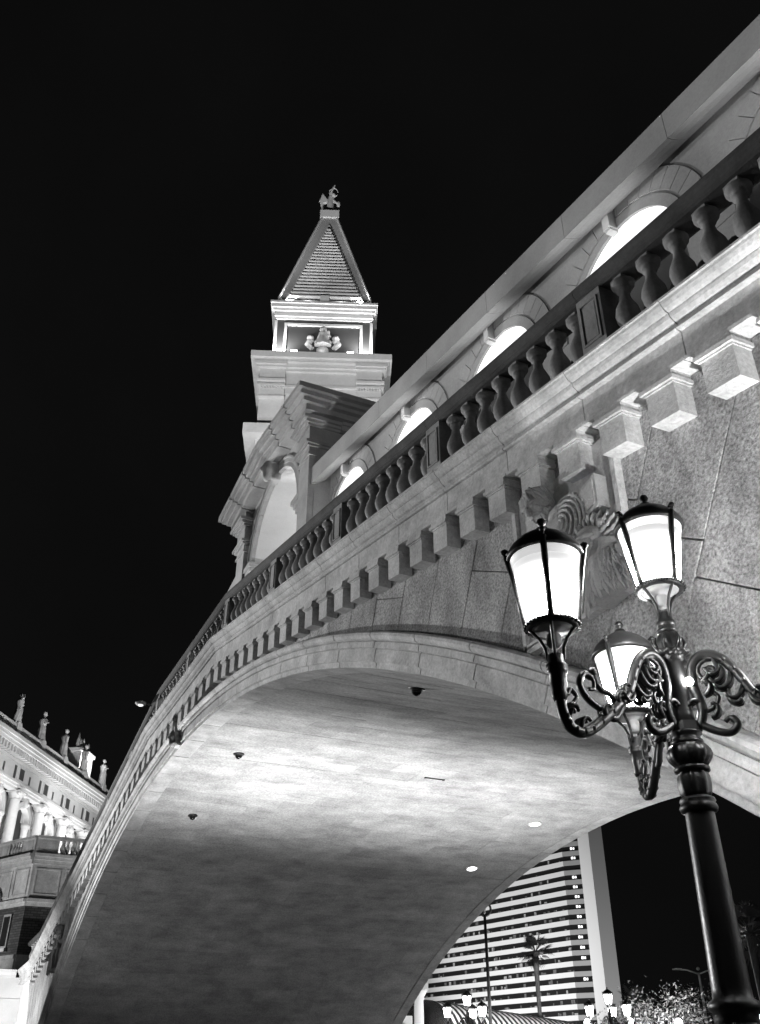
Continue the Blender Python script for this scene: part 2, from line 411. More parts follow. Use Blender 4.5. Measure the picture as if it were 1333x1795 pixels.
# balustrade: plinth, pedestals, balusters, rail
BY = .10
bal_prof = [(.15,0),(.15,.05),(.115,.06),(.12,.09),(.10,.12),(.12,.17),(.155,.25),(.168,.33),(.155,.42),(.115,.52),(.082,.60),(.072,.68),(.07,.74),(.10,.765),(.105,.79),(.085,.81),(.12,.835),(.155,.865),(.158,.90),(.13,.92)]
sq = lambda a_, z: 1.0
mbal = MB().lathe(bal_prof, 16); mbal.box(-.11,.11,-.11,.11,.915,.98)
me_bal = mbal.mesh('baluster', 'baluster_stone')
rail_prof = [(BY-.16,1.36),(BY-.2,1.38),(BY-.2,1.42),(BY-.235,1.45),(BY-.25,1.5),(BY-.25,1.56),(BY-.23,1.60),(BY-.16,1.645),(BY+.16,1.645),(BY+.23,1.60),(BY+.25,1.5),(BY+.2,1.42),(BY+.2,1.38),(BY+.16,1.36)]
pl_prof = [(BY-.22,.0),(BY-.22,.33),(BY-.19,.37),(BY-.16,.385),(BY+.16,.385),(BY+.19,.37),(BY+.22,0)]
PED = [0.0] + [4.7 + 4.57*k for k in range(7)]
peds = sorted([-p for p in PED[1:]] + PED)
def ped_mesh(sl):
    m = MB(); m.shear_box(-.25,.25,BY-.19,BY+.19,.385,1.365,sl)
    for x0,x1,z0,z1 in ((-.19,.19,.50,.53),(-.19,.19,1.21,1.24),(-.19,-.16,.53,1.21),(.16,.19,.53,1.21)): m.shear_box(x0,x1,BY-.215,BY-.18,z0,z1,sl)
    m.shear_box(-.125,.125,BY-.202,BY-.18,.57,1.17,sl)
    return m.mesh('pedestal', 'baluster_stone')
pm = {s_: ped_mesh(s_) for s_ in (0, -SL, SL)}
bals = inst('balustrade', None, bridge)
balustrade = bals
for p in peds:
    if abs(p) < XE: inst('pedestal', pm[slope_at(p)], balustrade, (p, 0, H(p)))
for i in range(len(peds)-1):
    a, b = peds[i], peds[i+1]
    if abs(a) > XE or abs(b) > XE+1: continue
    n = 8; st = (b-a-.5)/n
    for j in range(n):
        x = a + .25 + st*(j+.5); inst('baluster', me_bal, balustrade, (x, BY, H(x)+.385))
segs = [(-K, K, 0.0)]
for k in range(6):
    x0 = K + k*(XE-K)/6; x1 = K + (k+1)*(XE-K)/6
    segs += [(x0, x1, -SL), (-x1, -x0, SL)]
for x0, x1, s_ in segs:
    z0 = H(x0) - s_*x0
    MB().extrude_x([(y, z+z0) for y, z in rail_prof], x0+.004, x1-.004, s_).build('rail_stone', 'rail_stone', balustrade)
    MB().extrude_x([(y, z+z0) for y, z in pl_prof], x0+.004, x1-.004, s_).build('plinth_stone', 'baluster_stone', balustrade)
for s_ in (-1, 1):
    x0, x1 = sorted((s_*XE, s_*(XE+5.7)))
    MB().extrude_x([(y, z+H(XE)) for y, z in rail_prof], x0, x1).build('rail_stone', 'rail_stone', balustrade)
    MB().extrude_x([(y, z+H(XE)) for y, z in pl_prof], x0, x1).build('plinth_stone', 'baluster_stone', balustrade)
    for j in range(5):
        x = s_*(XE+.6+1.0*j); inst('baluster', me_bal, balustrade, (x, BY, H(XE)+.385))
# abutment piers
for s_ in (-1, 1):
    x0, x1 = sorted((s_*XE, s_*(XE+6)))
    MB().box(x0, x1, -.03, WID-.05, -.3, H(XE)-.002).build('abutment', 'bright_stone' if s_ < 0 else 'spandrel', bridge)
    for j in range(7): pass

# carved relief panels on the spandrels
def face_frame(m, c, fwd, tilt=0.0):
    f = Vector(fwd).normalized(); r = f.cross(Vector((0, 0, 1))).normalized(); u = r.cross(f)
    r, u = r*cos(tilt)+u*sin(tilt), u*cos(tilt)-r*sin(tilt)
    m.v = [tuple(Vector(c) + r*x + f*y + u*z) for x, y, z in m.v]; return m
def saint_head(c, fwd, tilt):
    m = MB(); rn = random.Random(2)
    m.ball((0,-.02,.03), .215, (.86,1,1.08), 16, 12); m.ball((0,.06,-.07), .15, (.95,1,1.1), 14, 10)
    m.tube([(-.13,.12,.055),(-.07,.195,.07),(0,.19,.055),(.07,.195,.07),(.13,.12,.055)], [.02,.034,.026,.034,.02], 8)
    m.tube([(0,.195,.05),(0,.245,-.02),(0,.255,-.05),(0,.2,-.065)], [.024,.032,.042,.03], 8)
    for s_ in (-1, 1):
        m.ball((s_*.07,.165,.02), .032, (1.2,.8,.7), 8, 6); m.ball((s_*.095,.14,-.05), .05, (1,.8,1), 8, 6); m.ball((s_*.2,.0,.0), .05, (.5,.8,1.3), 8, 6)
        m.tube([(0,.2,-.085),(s_*.05,.19,-.1),(s_*.11,.14,-.15)], [.02,.026,.01], 7)
    for k in range(26):
        a = -1.5+3.0*k/25; x = .15*sin(a); y = .13*cos(a)+.02; L_ = .16+.12*cos(a)+rn.uniform(-.03,.03); w_ = rn.choice((-1,1))*.018
        m.tube([(x,y,-.12),(x*1.1+w_,y*1.12,-.12-L_*.35),(x*1.02-w_,y*1.08,-.12-L_*.7),(x*.8,y*.9,-.12-L_)], [.02,.03,.024,.006], 6)
    for k in range(22):
        a = -2.9+5.8*k/21; w_ = .02*rn.choice((-1,1))
        m.tube([(.03*sin(a),.03+.03*cos(a),.26),(.13*sin(a)+w_,.02+.14*cos(a) if abs(a) > .8 else .10,.235),(.19*sin(a)-w_,.2*cos(a)-.01 if abs(a) > .8 else .15,.15),(.205*sin(a),.21*cos(a)-.02 if abs(a) > .8 else .19,.09),(.2*sin(a)+w_,.2*cos(a)-.03 if abs(a) > .8 else .19,.07 if abs(a) < 1 else -.06)], [.012,.026,.028,.024,.008], 6)
    return face_frame(m, c, fwd, tilt)
def lion_head(c, fwd, tilt):
    m = MB(); rn = random.Random(8)
    m.ball((0,0,.02), .21, (1.0,1,.92), 16, 12); m.tube([(0,.06,0),(0,.2,-.03),(0,.29,-.06)], [.15,.13,.105], 12); m.tube([(0,.12,-.11),(0,.22,-.15),(0,.25,-.15)], [.09,.075,.05], 10)
    m.ball((0,.375,-.02), .045, (1.35,.7,.8), 10, 7)
    for s_ in (-1, 1):
        m.tube([(s_*.015,.28,.06),(s_*.07,.2,.10),(s_*.15,.12,.09)], [.02,.042,.022], 8); m.ball((s_*.085,.195,.045), .028, nu=8, nv=6)
        m.ball((s_*.06,.31,-.07), .062, (1,.9,.9), 10, 7); m.ball((s_*.15,.09,-.03), .075, (.8,1,1), 10, 7)
        m.ball((s_*.18,-.02,.19), .06, (1,.6,1.1), 10, 7); m.tube([(s_*.16,.02,.17),(s_*.19,.01,.23),(s_*.21,-.02,.17)], .018, 6)
    for ring_ in range(3):
        for k in range(24):
            a = 2*pi*(k+.5*ring_)/24; q_ = .205+.035*ring_; w_ = rn.choice((-1,1))*.06; y0 = .03-.09*ring_; L_ = .12+.05*max(0,-cos(a))+rn.uniform(-.02,.03)
            P_ = lambda d_, aw: (d_*sin(a+aw), y0-.25*(d_-q_), d_*cos(a+aw)*.98)
            if cos(a) > .55 and ring_ == 0: continue
            m.tube([P_(q_-.03,0),P_(q_+L_*.35,w_*.6),P_(q_+L_*.7,-w_*.4),P_(q_+L_,w_*.3)], [.016,.03,.024,.005], 6)
    return face_frame(m, c, fwd, tilt)
def relief(mirror):
    root = bpy.data.objects.new('relief_panel', None); COL.objects.link(root); root.parent = bridge; root.location = (0, -.02, 0)
    if mirror: root.scale = (-1, 1, 1)
    fr = MB()
    x0,x1,z0,z1 = 20.82, 22.97, 6.42, 8.52
    fr.box(x0,x1,.06,.2,z0,z1)
    for bx in ((x0-.06,x0+.02,z0-.04,z1),(x1-.02,x1+.06,z0-.04,z1),(x0-.06,x1+.06,z0-.10,z0),(x0-.03,x1+.03,z0-.02,z0+.04)): fr.box(bx[0],bx[1],.0,.2,bx[2],bx[3])
    fr.build('panel_frame', 'limestone', root, (0, -.12, 0))
    # bearded saint, head bowed, robe swirling over the shoulder
    m = MB(); Y = -.10
    tag(saint_head((21.64, -.26, 8.10), (-.05,-.9,-.5), -.25).build('saint_head', 'carved', root), kind='stuff')
    m.tube([(21.7,Y+.05,8.0),(21.85,Y+.03,7.6),(21.9,Y+.05,7.0),(21.85,Y+.06,6.5)], [.24,.34,.36,.40], 12)
    m.tube([(22.0,Y-.0,7.98),(21.85,Y-.10,7.85),(21.6,Y-.2,7.62),(21.36,Y-.2,7.42),(21.2,Y-.18,7.5)], [.13,.14,.12,.085,.06], 10)
    for k in range(4): m.tube([(21.2,Y-.18-.01*k,7.5+.03*k),(21.12-.01*k,Y-.2,7.58+.035*k),(21.16,Y-.24,7.64+.03*k)], [.03,.026,.02], 6)
    remeshed(m, 'saint_figure', 'carved', .02, root, (.2, 0, -.11), bumpy=.006, bscale=20, smooth_it=1)
    m = MB()
    for k in range(6):
        rr = .07+.062*k
        m.tube([(21.95+rr*cos(t),Y-.26+.022*k,7.62+rr*1.15*sin(t)) for t in [x*.42-3.0+.25*k for x in range(12)]], [.012]+[.024]*10+[.010], 6)
    for k in range(9):
        x = 21.42+.095*k; m.tube([(x,Y-.2-.02*(k % 2),7.45-.03*k),(x+.05*sin(k),Y-.30+.015*k,7.05),(x-.03,Y-.26+.01*k,6.5)], [.02,.034,.04], 6)
    tag(m.build('drapery_folds', 'carved', root, (.2, 0, -.11)), kind='stuff')
    # closed book held up beside him
    b = MB(); b.shear_box(22.27,22.66,-.24,.0,7.5,7.95,.22,22.26); b.shear_box(22.20,22.265,-.27,.0,7.44,7.99,.22,22.26); b.shear_box(22.31,22.62,-.252,-.23,7.56,7.89,.22,22.26)
    b.build('book', 'carved', root, (.12, 0, -.09))
    # maned lion head and chest
    m = MB(); Y = -.10
    tag(lion_head((22.62, -.26, 7.04), (.06,-.92,-.40), .2).build('lion_head', 'carved', root), kind='stuff')
    m.tube([(22.52,Y+.02,7.05),(22.54,Y-.02,6.75),(22.58,Y,6.42)], [.30,.31,.32], 12)
    m.tube([(22.2,Y-.05,6.72),(22.08,Y-.12,6.6),(21.98,Y-.14,6.5)], [.09,.09,.08], 8)
    remeshed(m, 'lion', 'carved', .018, root, (.2, 0, -.11), bumpy=.006, bscale=22, smooth_it=1)
    m = MB(); rnd = random.Random(3)
    for row in range(2, 9):
        for k in range(15):
            u_ = -1+2*k/14 + rnd.uniform(-.06,.06); wd_ = .27+.022*row; x = 22.55+u_*wd_; dep = Y-.05-.24*sqrt(max(.02,1-u_*u_)); z = 6.93-.062*row+.22*(abs(u_)**1.5)*max(0,1-row/4)+rnd.uniform(-.02,.02)
            c_ = rnd.choice((-1,1)); m.tube([(x,dep+.03,z+.06),(x+.006*c_,dep-.008,z+.02),(x-.004*c_+.02*u_,dep-.014,z-.04),(x+.005*c_+.04*u_,dep-.008,z-.09),(x+.05*u_,dep+.012,z-.13)], [.012,.017,.017,.014,.006], 6)
    tag(m.build('mane', 'carved', root, (.2, 0, -.11)), kind='stuff')
    return root
relief(False); relief(True)

# ================================================================== SHOP ARCADES
WY = 3.3; ARC_X = [6.05+4.755*k for k in range(5)]; AH = 4.83; AR = 1.65
def arcade(s_, label):
    root = thing('shop_arcade', label, 'arcade')
    hw = 2.3775
    for c in ARC_X:
        X = s_*c; zc = H(X)+AH; zf = H(X)+.2
        # bay wall with arched opening (outer edge follows the ramp)
        m = MB(); n = 20; xa, xb = X-hw, X+hw; top = lambda x: H(x)+7.42
        ts = [-pi/2+pi*i/n for i in range(n+1)] + [atan2(-hw, top(xa)-zc), atan2(hw, top(xb)-zc)]; ts.sort()
        def outp(t):
            if abs(t) > 1.5: return (math.copysign(hw, t)+X, zc)
            x = X
            for _ in range(30): x = X + (top(max(xa, min(xb, x)))-zc)*math.tan(t)
            if x < xa-1e-4 or x > xb+1e-4: return (X+math.copysign(hw, t), zc+hw/abs(math.tan(t)))
            return (x, top(x))
        inner = [(X-AR, zf-.6)] + [(X+AR*sin(t), zc+AR*cos(t)) for t in ts] + [(X+AR, zf-.6)]
        outer = [(xa, zf-.6)] + [outp(t) for t in ts] + [(xb, zf-.6)]
        for i in range(len(inner)-1):
            a, b, c_, d = inner[i], inner[i+1], outer[i+1], outer[i]
            m.add([(a[0],WY,a[1]),(b[0],WY,b[1]),(c_[0],WY,c_[1]),(d[0],WY,d[1])], [(0,1,2,3)])
            m.add([(a[0],WY,a[1]),(b[0],WY,b[1]),(b[0],WY+.5,b[1]),(a[0],WY+.5,a[1])], [(0,1,2,3)])
        m.build('wall', 'plaster', root)
        # glowing sheet in the opening, standing in for the lit interior
        tm = math.acos(.7/(AR+.05)); pm_ = [(X+(AR+.05)*sin(-tm+2*tm*i/n), zc+(AR+.05)*cos(-tm+2*tm*i/n)) for i in range(n+1)]
        MB().add([(x, WY+.03, z) for x, z in pm_], [tuple(range(len(pm_)))]).build('interior_glow', 'interior_glow', root)
        MB().box(X-AR-.05, X+AR+.05, WY+.16, WY+.3, zc+.55, zc+.71).build('transom', 'plaster', root)
        MB().box(X-AR-.05, X+AR+.05, WY+.3, WY+.4, zf-.6, zc+.6).build('shopfront', 'slate_panel', root)
        # intrados band and ring stones
        MB().sweep([(AR+.0,-.03),(AR+.0,.2),(AR+.24,.2),(AR+.24,-.03)], -pi/2, pi/2, 28).build('arch_band', 'plaster', root, (X, WY, zc))
        if s_ > 0 or c == ARC_X[0]:
            ring = RING.get('me')
            if not ring:
                ring = MB().sweep([(AR+.30,-.03),(AR+.30,.02),(AR+.76,.02),(AR+.76,-.03)], -radians(5)+.004, radians(5)-.004, 2).mesh('ring_stone', 'plaster'); RING['me'] = ring
            for k in range(-8, 9): inst('ring_stone', ring, root, (X, WY, zc), (0, radians(10*k), 0))
        kb = MB(); kb.box(-.10,.10,-.22,.02,AR-.02,AR+.55); kb.box(-.13,.13,-.25,.02,AR+.55,AR+.66); kb.box(-.075,.075,-.19,.02,AR-.09,AR-.02)
        kb.build('keystone', 'bright_stone', root, (X, WY, zc))
    # piers between the openings are closed by a backing wall behind the bay walls
    x0, x1 = 4.0, 29.0
    for a, b in ((x0, x1),):
        f = lambda x: H(s_*x)
        sgn = -SL*s_
        xa, xb = sorted((s_*a, s_*b)); z0 = H(xa) - sgn*xa
        eave = [(2.55,6.62),(2.55,7.32),(2.60,7.35),(4.2,8.25),(4.2,8.0),(3.34,7.46)]
        cv = [(3.30,7.32),(3.24,7.13),(3.13,6.97),(2.99,6.84),(2.83,6.73),(2.68,6.66)]
        for q_ in range(8):
            ea, eb = xa+(xb-xa)*q_/8, xa+(xb-xa)*(q_+1)/8
            MB().extrude_x([(y, z+z0) for y, z in eave] + [(y, z+z0) for y, z in cv], ea+.006, eb-.006, sgn).build('eave_stone', 'plaster', root)
        MB().extrude_x([(y, z+z0) for y, z in ((4.2,8.25),(8.6,10.6),(WID-2.6,7.35),(WID-2.6,7.2),(8.6,10.4),(4.2,8.0))], xa, xb, sgn).build('roof', 'plaster', root)
        MB().extrude_x([(y, z+z0) for y, z in ((WY+.52,-.2),(WY+.52,7.4),(WID-3.2,7.2),(WID-3.2,-.2))], xa, xb, sgn).build('shop_block', 'plaster', root)
    return root
RING = {}
arcade(1, 'sloping arcade of lit round arches on the bridge, right of the gabled portico')
arcade(-1, 'sloping arcade on the bridge ramp left of the gabled portico')

# floodlights standing on the walkway behind the balusters
fl_body = MB(); fl_body.lathe([(.02,-.16),(.09,-.15),(.12,-.06),(.12,.0),(.135,.005),(.135,.05),(.115,.055)], 14)
me_flb = fl_body.mesh('lamp_housing', 'iron')
me_fll = MB().lathe([(.10,.045),(.10,.058)], 14).mesh('lens', 'lamp_face')
me_flk = MB().tube([(-.15,0,0),(-.15,0,-.12),(-.09,0,-.22),(.09,0,-.22),(.15,0,-.12),(.15,0,0)], .012, 6).tube([(0,0,-.22),(0,0,-.42)], .015, 6).box(-.07,.07,-.07,.07,-.45,-.42).mesh('yoke', 'iron')
def floodlight(x, y, z, rx, label, power, size, group='floodlights standing behind the balusters'):
    t = thing('floodlight', label, 'floodlight', (x, y, z), 0, group)
    b = inst('lamp_housing', me_flb, t, (0,0,.45), (rx,0,0)); inst('lens', me_fll, b); inst('yoke', me_flk, t, (0,0,.45))
    if power:
        d = (0, -sin(rx), cos(rx))
        spot('flood_beam', (x, y + d[1]*.1, z+.45+d[2]*.1), (x + .0, y + d[1]*10, z+.45+d[2]*10), power, size, .8, .06)
    return t
ORD = ['first','second','third','fourth','fifth','sixth','seventh','eighth','ninth','tenth']
for n_, x in enumerate([18.0, 19.9, 21.8, 22.35, 23.45, 23.95, 24.45, 24.95, 25.45, 25.95][::-1]):
    floodlight(x-.02, .62, H(x)+.62, radians(-20), ORD[n_] + ' from the right of the small black floodlights close behind the balusters', 0, 120)
for n_, c in enumerate(ARC_X):
    floodlight(c-.2, 1.15, H(c)+.40, radians(-16), 'black floodlight hidden behind the balusters below the ' + ORD[n_] + ' lit arch from the portico', 750, 42, 'floodlights at the foot of the arcade')

# ================================================================== PORTICO at the crown
PY = 2.68; por = thing('portico', 'gabled stone portico with tall lit archway at the top of the bridge', 'portico')
zc, pr, zb = 20.0, 2.75, 13.2; n = 24; HWp = 4.45
m = MB()
inner = [(-pr, zb)] + [(pr*sin(-pi/2+pi*i/n), zc+pr*cos(-pi/2+pi*i/n)) for i in range(n+1)] + [(pr, zb)]
GZ = 23.3; AP = 23.95
def gable(x): return GZ + (AP-GZ)*(1-abs(x)/5.3)
for i in range(len(inner)-1):
    a, b = inner[i], inner[i+1]
    def out(p):
        if abs(abs(p[0])-pr) < 1e-6 and p[1] <= zc+.01: return (math.copysign(HWp, p[0]), p[1])
        t = atan2(p[0], p[1]-zc)
        if abs(t) > .92: return (math.copysign(HWp, t), zc + HWp/abs(math.tan(t)))
        xo = (gable(0)-zc)*math.tan(t); return (max(-HWp, min(HWp, xo)), gable(xo)+.05)
    c_, d = out(b), out(a)
    for Y in (PY, 15.2): m.add([(a[0],Y,a[1]),(b[0],Y,b[1]),(c_[0],Y,c_[1]),(d[0],Y,d[1])], [(0,1,2,3)])
m.build('front_wall', 'portico_stone', por)
m = MB()
for s_ in (-1, 1): MB().add([(s_*HWp,PY,zb),(s_*HWp,15.2,zb),(s_*HWp,15.2,GZ+.1),(s_*HWp,PY,GZ+.1)], [(0,1,2,3)]).build('side_wall', 'portico_stone', por)
# lit passage lining in stone courses
pas = MB()
for r_ in range(9):
    z0, z1 = zb + r_*.76, zb + (r_+1)*.76
    for s_ in (-1, 1):
        x0, x1 = sorted((s_*(pr+.03), s_*(pr+.2)))
        for k in range(5):
            ya = PY + .02 + k*2.5 - (1.25 if r_ % 2 else 0); yb = ya + 2.5
            ya, yb = max(ya, PY+.12), min(yb, 15.1)
            if yb > ya+.1 and z0 < zc: MB().box(x0, x1, ya+.03, yb-.03, z0+.05, min(z1, zc)-.05).build('stone', 'bright_stone', por)
MB().sweep([(pr+.03,PY+.12),(pr+.03,15.1),(pr+.2,15.1),(pr+.2,PY+.12)], -pi/2, pi/2, 24).build('passage_vault', 'bright_stone', por, (0,0,zc))
# archivolt of the opening, imposts, keystone head
ring = [(pr+.0,-.06),(pr+.0,.1),(pr+.5,.1),(pr+.5,-.02),(pr+.44,-.10),(pr+.36,-.11),(pr+.34,-.05),(pr+.18,-.05),(pr+.16,-.03)]
me_r = MB().sweep(ring, -radians(7.5)+.003, radians(7.5)-.003, 3).mesh('arch_stone', 'portico_stone')
for k in range(12): inst('arch_stone', me_r, por, (0, PY, zc), (0, radians(-82.5+15*k), 0))
for s_ in (-1, 1):
    for (z0, z1, e) in ((zc-.62,zc-.42,.04),(zc-.41,zc-.22,.14),(zc-.21,zc-.02,.26)):
        x0, x1 = sorted((s_*(pr-e), s_*(pr+.55)))
        MB().box(x0, x1, PY-.04-e*.6, PY+.9, z0, z1).build('impost', 'portico_stone', por)
m = MB(); m.ball((0,PY-.45,zc+pr+.25), .3, (.9,.8,1.3)); m.ball((0,PY-.7,zc+pr+.15), .09, (.8,1,1.5)); m.ball((0,PY-.45,zc+pr-.1), .22, (.9,.8,1.2)); m.ball((0,PY-.35,zc+pr+.6), .3, (1.3,.8,.7))
m.box(-.22,.22,PY-.2,PY+.1,zc+pr-.3,zc+pr+.9)
remeshed(m, 'keystone_head', 'carved', .05, por, bumpy=.05, bscale=5, smooth_it=3)
# pilasters with capitals and entablature blocks
for s_ in (-1, 1):
    cx = s_*3.92
    def pb_(name, hw, dy, z0, z1):
        MB().box(cx-hw, cx+hw, PY-dy, PY+1.0, z0, z1).build(name, 'portico_stone', por)
    pb_('pilaster', .5, .22, zb, 20.9)
    pb_('capital', .56, .28, 20.9, 21.0); pb_('capital', .52, .24, 21.0, 21.25); pb_('capital', .62, .34, 21.25, 21.34); pb_('capital', .7, .42, 21.34, 21.46)
    pb_('entablature_block', .55, .27, 21.46, 22.15); pb_('entablature_block', .62, .36, 22.15, 22.25); pb_('entablature_block', .7, .46, 22.25, 22.36); pb_('entablature_block', .8, .56, 22.36, 22.5); pb_('entablature_block', .58, .3, 22.5, 23.2)
    # side returns of the mouldings
    for (hw, z0, z1) in ((.10,21.25,21.46),(.16,22.15,22.36),(.24,22.36,22.5)):
        x0, x1 = sorted((s_*(HWp-.05), s_*(HWp+.1+hw))); MB().box(x0, x1, PY+.9, PY+4, z0, z1).build('string_course', 'portico_stone', por)
# raking cornice in stepped courses, front; side cornices along the depth
steps = ((.55,-.70,-.45,.55),(.35,-.449,-.28,.72),(.18,-.279,-.10,.9),(.0,-.099,.12,1.03))     # inset, z0, z1, projection
for s_ in (-1, 1):
    for ins_, z0, z1, pj in steps:
        W = 5.3 - ins_
        a = [(0, AP+z0), (s_*W, AP+(GZ-AP)*W/5.3+z0), (s_*W, AP+(GZ-AP)*W/5.3+z1), (0, AP+z1)]
        nx = 3
        for q_ in range(nx):
            t0, t1 = q_/nx, (q_+1)/nx; g_ = .008
            P_ = lambda t, z: (s_*W*t, AP+(GZ-AP)*W*t/5.3+z)
            poly = [P_(t0+ (g_ if q_ else .0), z0), P_(t1-g_*(q_ < nx-1), z0), P_(t1-g_*(q_ < nx-1), z1), P_(t0+(g_ if q_ else 0), z1)]
            MB().slab(poly if s_ > 0 else poly[::-1], PY-pj, PY+.3, .02).build('cornice_stone', 'portico_stone', por)
        for q_ in range(5):
            x0, x1 = sorted((s_*(HWp-.1), s_*W)); ya, yb = PY+.3+q_*2.4, PY+.3+(q_+1)*2.4
            zz = GZ + (AP-GZ)*(1-W/5.3)
            MB().box(x0, x1, ya+.012, yb-.012, zz+z0-.003, zz+z1-.003).build('cornice_stone', 'portico_stone', por)
MB().add([(0,PY-.9,AP+.1),(5.2,PY-.9,GZ+.1),(5.2,15.2,GZ+.1),(0,15.2,AP+.1),(-5.2,PY-.9,GZ+.1),(-5.2,15.2,GZ+.1)], [(0,1,2,3),(0,3,5,4)]).build('roof', 'portico_stone', por)
point('portico_light', (.9, 6.5, 15.2), 1000, .3)
spot('portico_flood', (-6.5, .9, 13.4), (-2, 2.4, 22), 420, 80, .8, .1)
spot('portico_flood', (3.0, .9, 13.6), (1.5, 2.4, 22), 220, 80, .8, .1)

# ================================================================== BELL TOWER
TX, TY = -40.39, 18.94
twr = thing('bell_tower', 'tall floodlit bell tower with pyramid roof and angel on top', 'tower', (TX, TY, 0), radians(70.17 - 2.0))
# local x = right across the picture, local -y = toward the viewer... front plane y=0
def tb(name, mat, hw, y0, z0, z1, depth=None, parent=twr):
    d = depth if depth is not None else 2*hw
    return MB().box(-hw, hw, y0, y0+d, z0, z1).build(name, mat, parent)
tb('shaft', 'tower_stone', 5.95, .35, 0, 57.0); tb('shaft_cornice', 'tower_stone', 7.5, -1.2, 56.4, 57.6, 14.5)
tb('shaft', 'tower_stone', 6.0, .3, 57.6, 62.4)
for s_ in (-1, 1):
    x0, x1 = sorted((s_*3.7, s_*6.3)); 
    MB().box(x0, x1, 0, 3, 20, 61.6).build('corner_pilaster', 'tower_stone', twr)
    for (e, z0, z1, nm) in ((.12,61.6,61.8,'corner_moulding'),(.0,61.8,62.75,'corner_moulding'),(.25,63.0,63.25,'corner_moulding'),(.05,63.25,63.6,'corner_moulding'),(.3,63.6,63.9,'corner_moulding'),(.1,63.9,65.3,'frieze_block'),(.45,65.3,65.6,'corner_moulding'),(.62,65.6,66.0,'corner_moulding')):
        x0, x1 = sorted((s_*(3.75-e*.3), s_*(6.3+e))); MB().box(x0, x1, -e-.35, 4, z0, z1).build(nm, 'tower_stone', twr)
    for j in range(9):
        x0 = s_*3.75 + s_*j*.29; x0, x1 = sorted((x0, x0+s_*.17)); MB().box(x0, x1, -.52, 0, 62.76, 62.99).build('dentil', 'tower_stone', twr)
for (hw, y0, z0, z1, nm) in ((6.2,.1,62.4,63.2,'architrave'),(6.35,-.1,63.2,63.5,'architrave'),(6.2,.05,63.5,65.2,'frieze'),(6.5,-.25,65.2,65.55,'cornice'),(6.75,-.5,65.55,65.95,'cornice'),(7.1,-.85,66.0,66.4,'cornice'),(7.4,-1.15,66.4,67.15,'cornice')):
    tb(nm, 'tower_stone', hw, y0, z0, z1, 2*hw-.0)
tb('parapet', 'tower_stone', 6.45, -.2, 67.15, 67.9, 12.9)
# attic stage with framed dark panel
tb('attic', 'slate_panel', 5.15, 1.0, 67.9, 73.6, 10.3)
for (x0, x1, z0, z1) in ((-5.4,-5.1,67.9,73.4),(5.1,5.4,67.9,73.4)): MB().box(x0,x1,.85,11.5,z0,z1).build('corner_strip', 'tower_stone', twr)
for (x0, x1, z0, z1) in ((-4.3,-4.0,68.3,73.0),(4.0,4.3,68.3,73.0),(-4.0,4.0,72.7,73.0),(-4.0,4.0,68.3,68.55)): MB().box(x0,x1,.78,1.1,z0,z1).build('panel_frame', 'tower_stone', twr)
for (hw, y0, z0, z1) in ((5.3,.82,73.6,73.9),(5.45,.68,73.92,74.35),(5.6,.5,74.6,74.95),(5.8,.3,74.97,75.45),(5.95,.15,75.47,75.75)): tb('cornice', 'tower_stone', hw, y0, z0, z1, 2*hw)
tb('cornice', 'tower_stone', 5.4, .7, 74.3, 74.65, 10.8)
# pyramid roof with louvred face
CY = 6.1; pb0, pz0, pt0, pz1 = 5.4, 75.75, .95, 95.2
mb = MB(); mb.add([(-pb0,CY-pb0,pz0),(pb0,CY-pb0,pz0),(pb0,CY+pb0,pz0),(-pb0,CY+pb0,pz0),(-pt0,CY-pt0,pz1),(pt0,CY-pt0,pz1),(pt0,CY+pt0,pz1),(-pt0,CY+pt0,pz1)], [(0,1,5,4),(1,2,6,5),(2,3,7,6),(3,0,4,7),(4,5,6,7)])
pyr = mb.build('pyramid_roof', 'tower_stone', twr)
def face_pt(u, t, out=0.0):       # point on the front roof face: u across, t 0..1 up
    hw = pb0 + (pt0-pb0)*t; return (u, CY-hw-out, pz0+(pz1-pz0)*t)
for s_ in (-1, 1):
    MB().tube([face_pt(s_*(pb0-.02),0,.05), face_pt(s_*(pt0-.02),1,.05)], .16, 6, False).build('hip_ridge', 'bright_stone', pyr)
    MB().tube([face_pt(s_*4.3,.03,.1), face_pt(0,.9,.1)], .12, 4, False).build('louvre_frame', 'bright_stone', pyr)
MB().tube([face_pt(-4.35,.03,.1), face_pt(4.35,.03,.1)], .12, 4, False).build('louvre_frame', 'bright_stone', pyr)
for i in range(23):
    t = .055 + i*.0345; hw = 4.3*(1-(t-.03)/.87)-.18
    if hw > .12:
        a, b = face_pt(-hw,t,.02), face_pt(hw,t,.02); c_, d = face_pt(hw,t+.010,.5), face_pt(-hw,t+.010,.5)
        MB().add([a,b,c_,d,(a[0],a[1],a[2]-.14),(b[0],b[1],b[2]-.14),(c_[0],c_[1],c_[2]-.14),(d[0],d[1],d[2]-.14)], [(0,1,2,3),(7,6,5,4),(3,2,6,7),(0,4,5,1),(1,5,6,2),(0,3,7,4)]).build('louvre', 'tower_stone', pyr)
MB().box(-.5,.5,CY-pb0-.35,CY-pb0+.6,75.75,76.9).build('dormer', 'bright_stone', pyr)
MB().box(-1.2,1.2,CY-1.2,CY+1.2,95.2,96.5).build('roof_cap', 'bright_stone', twr)
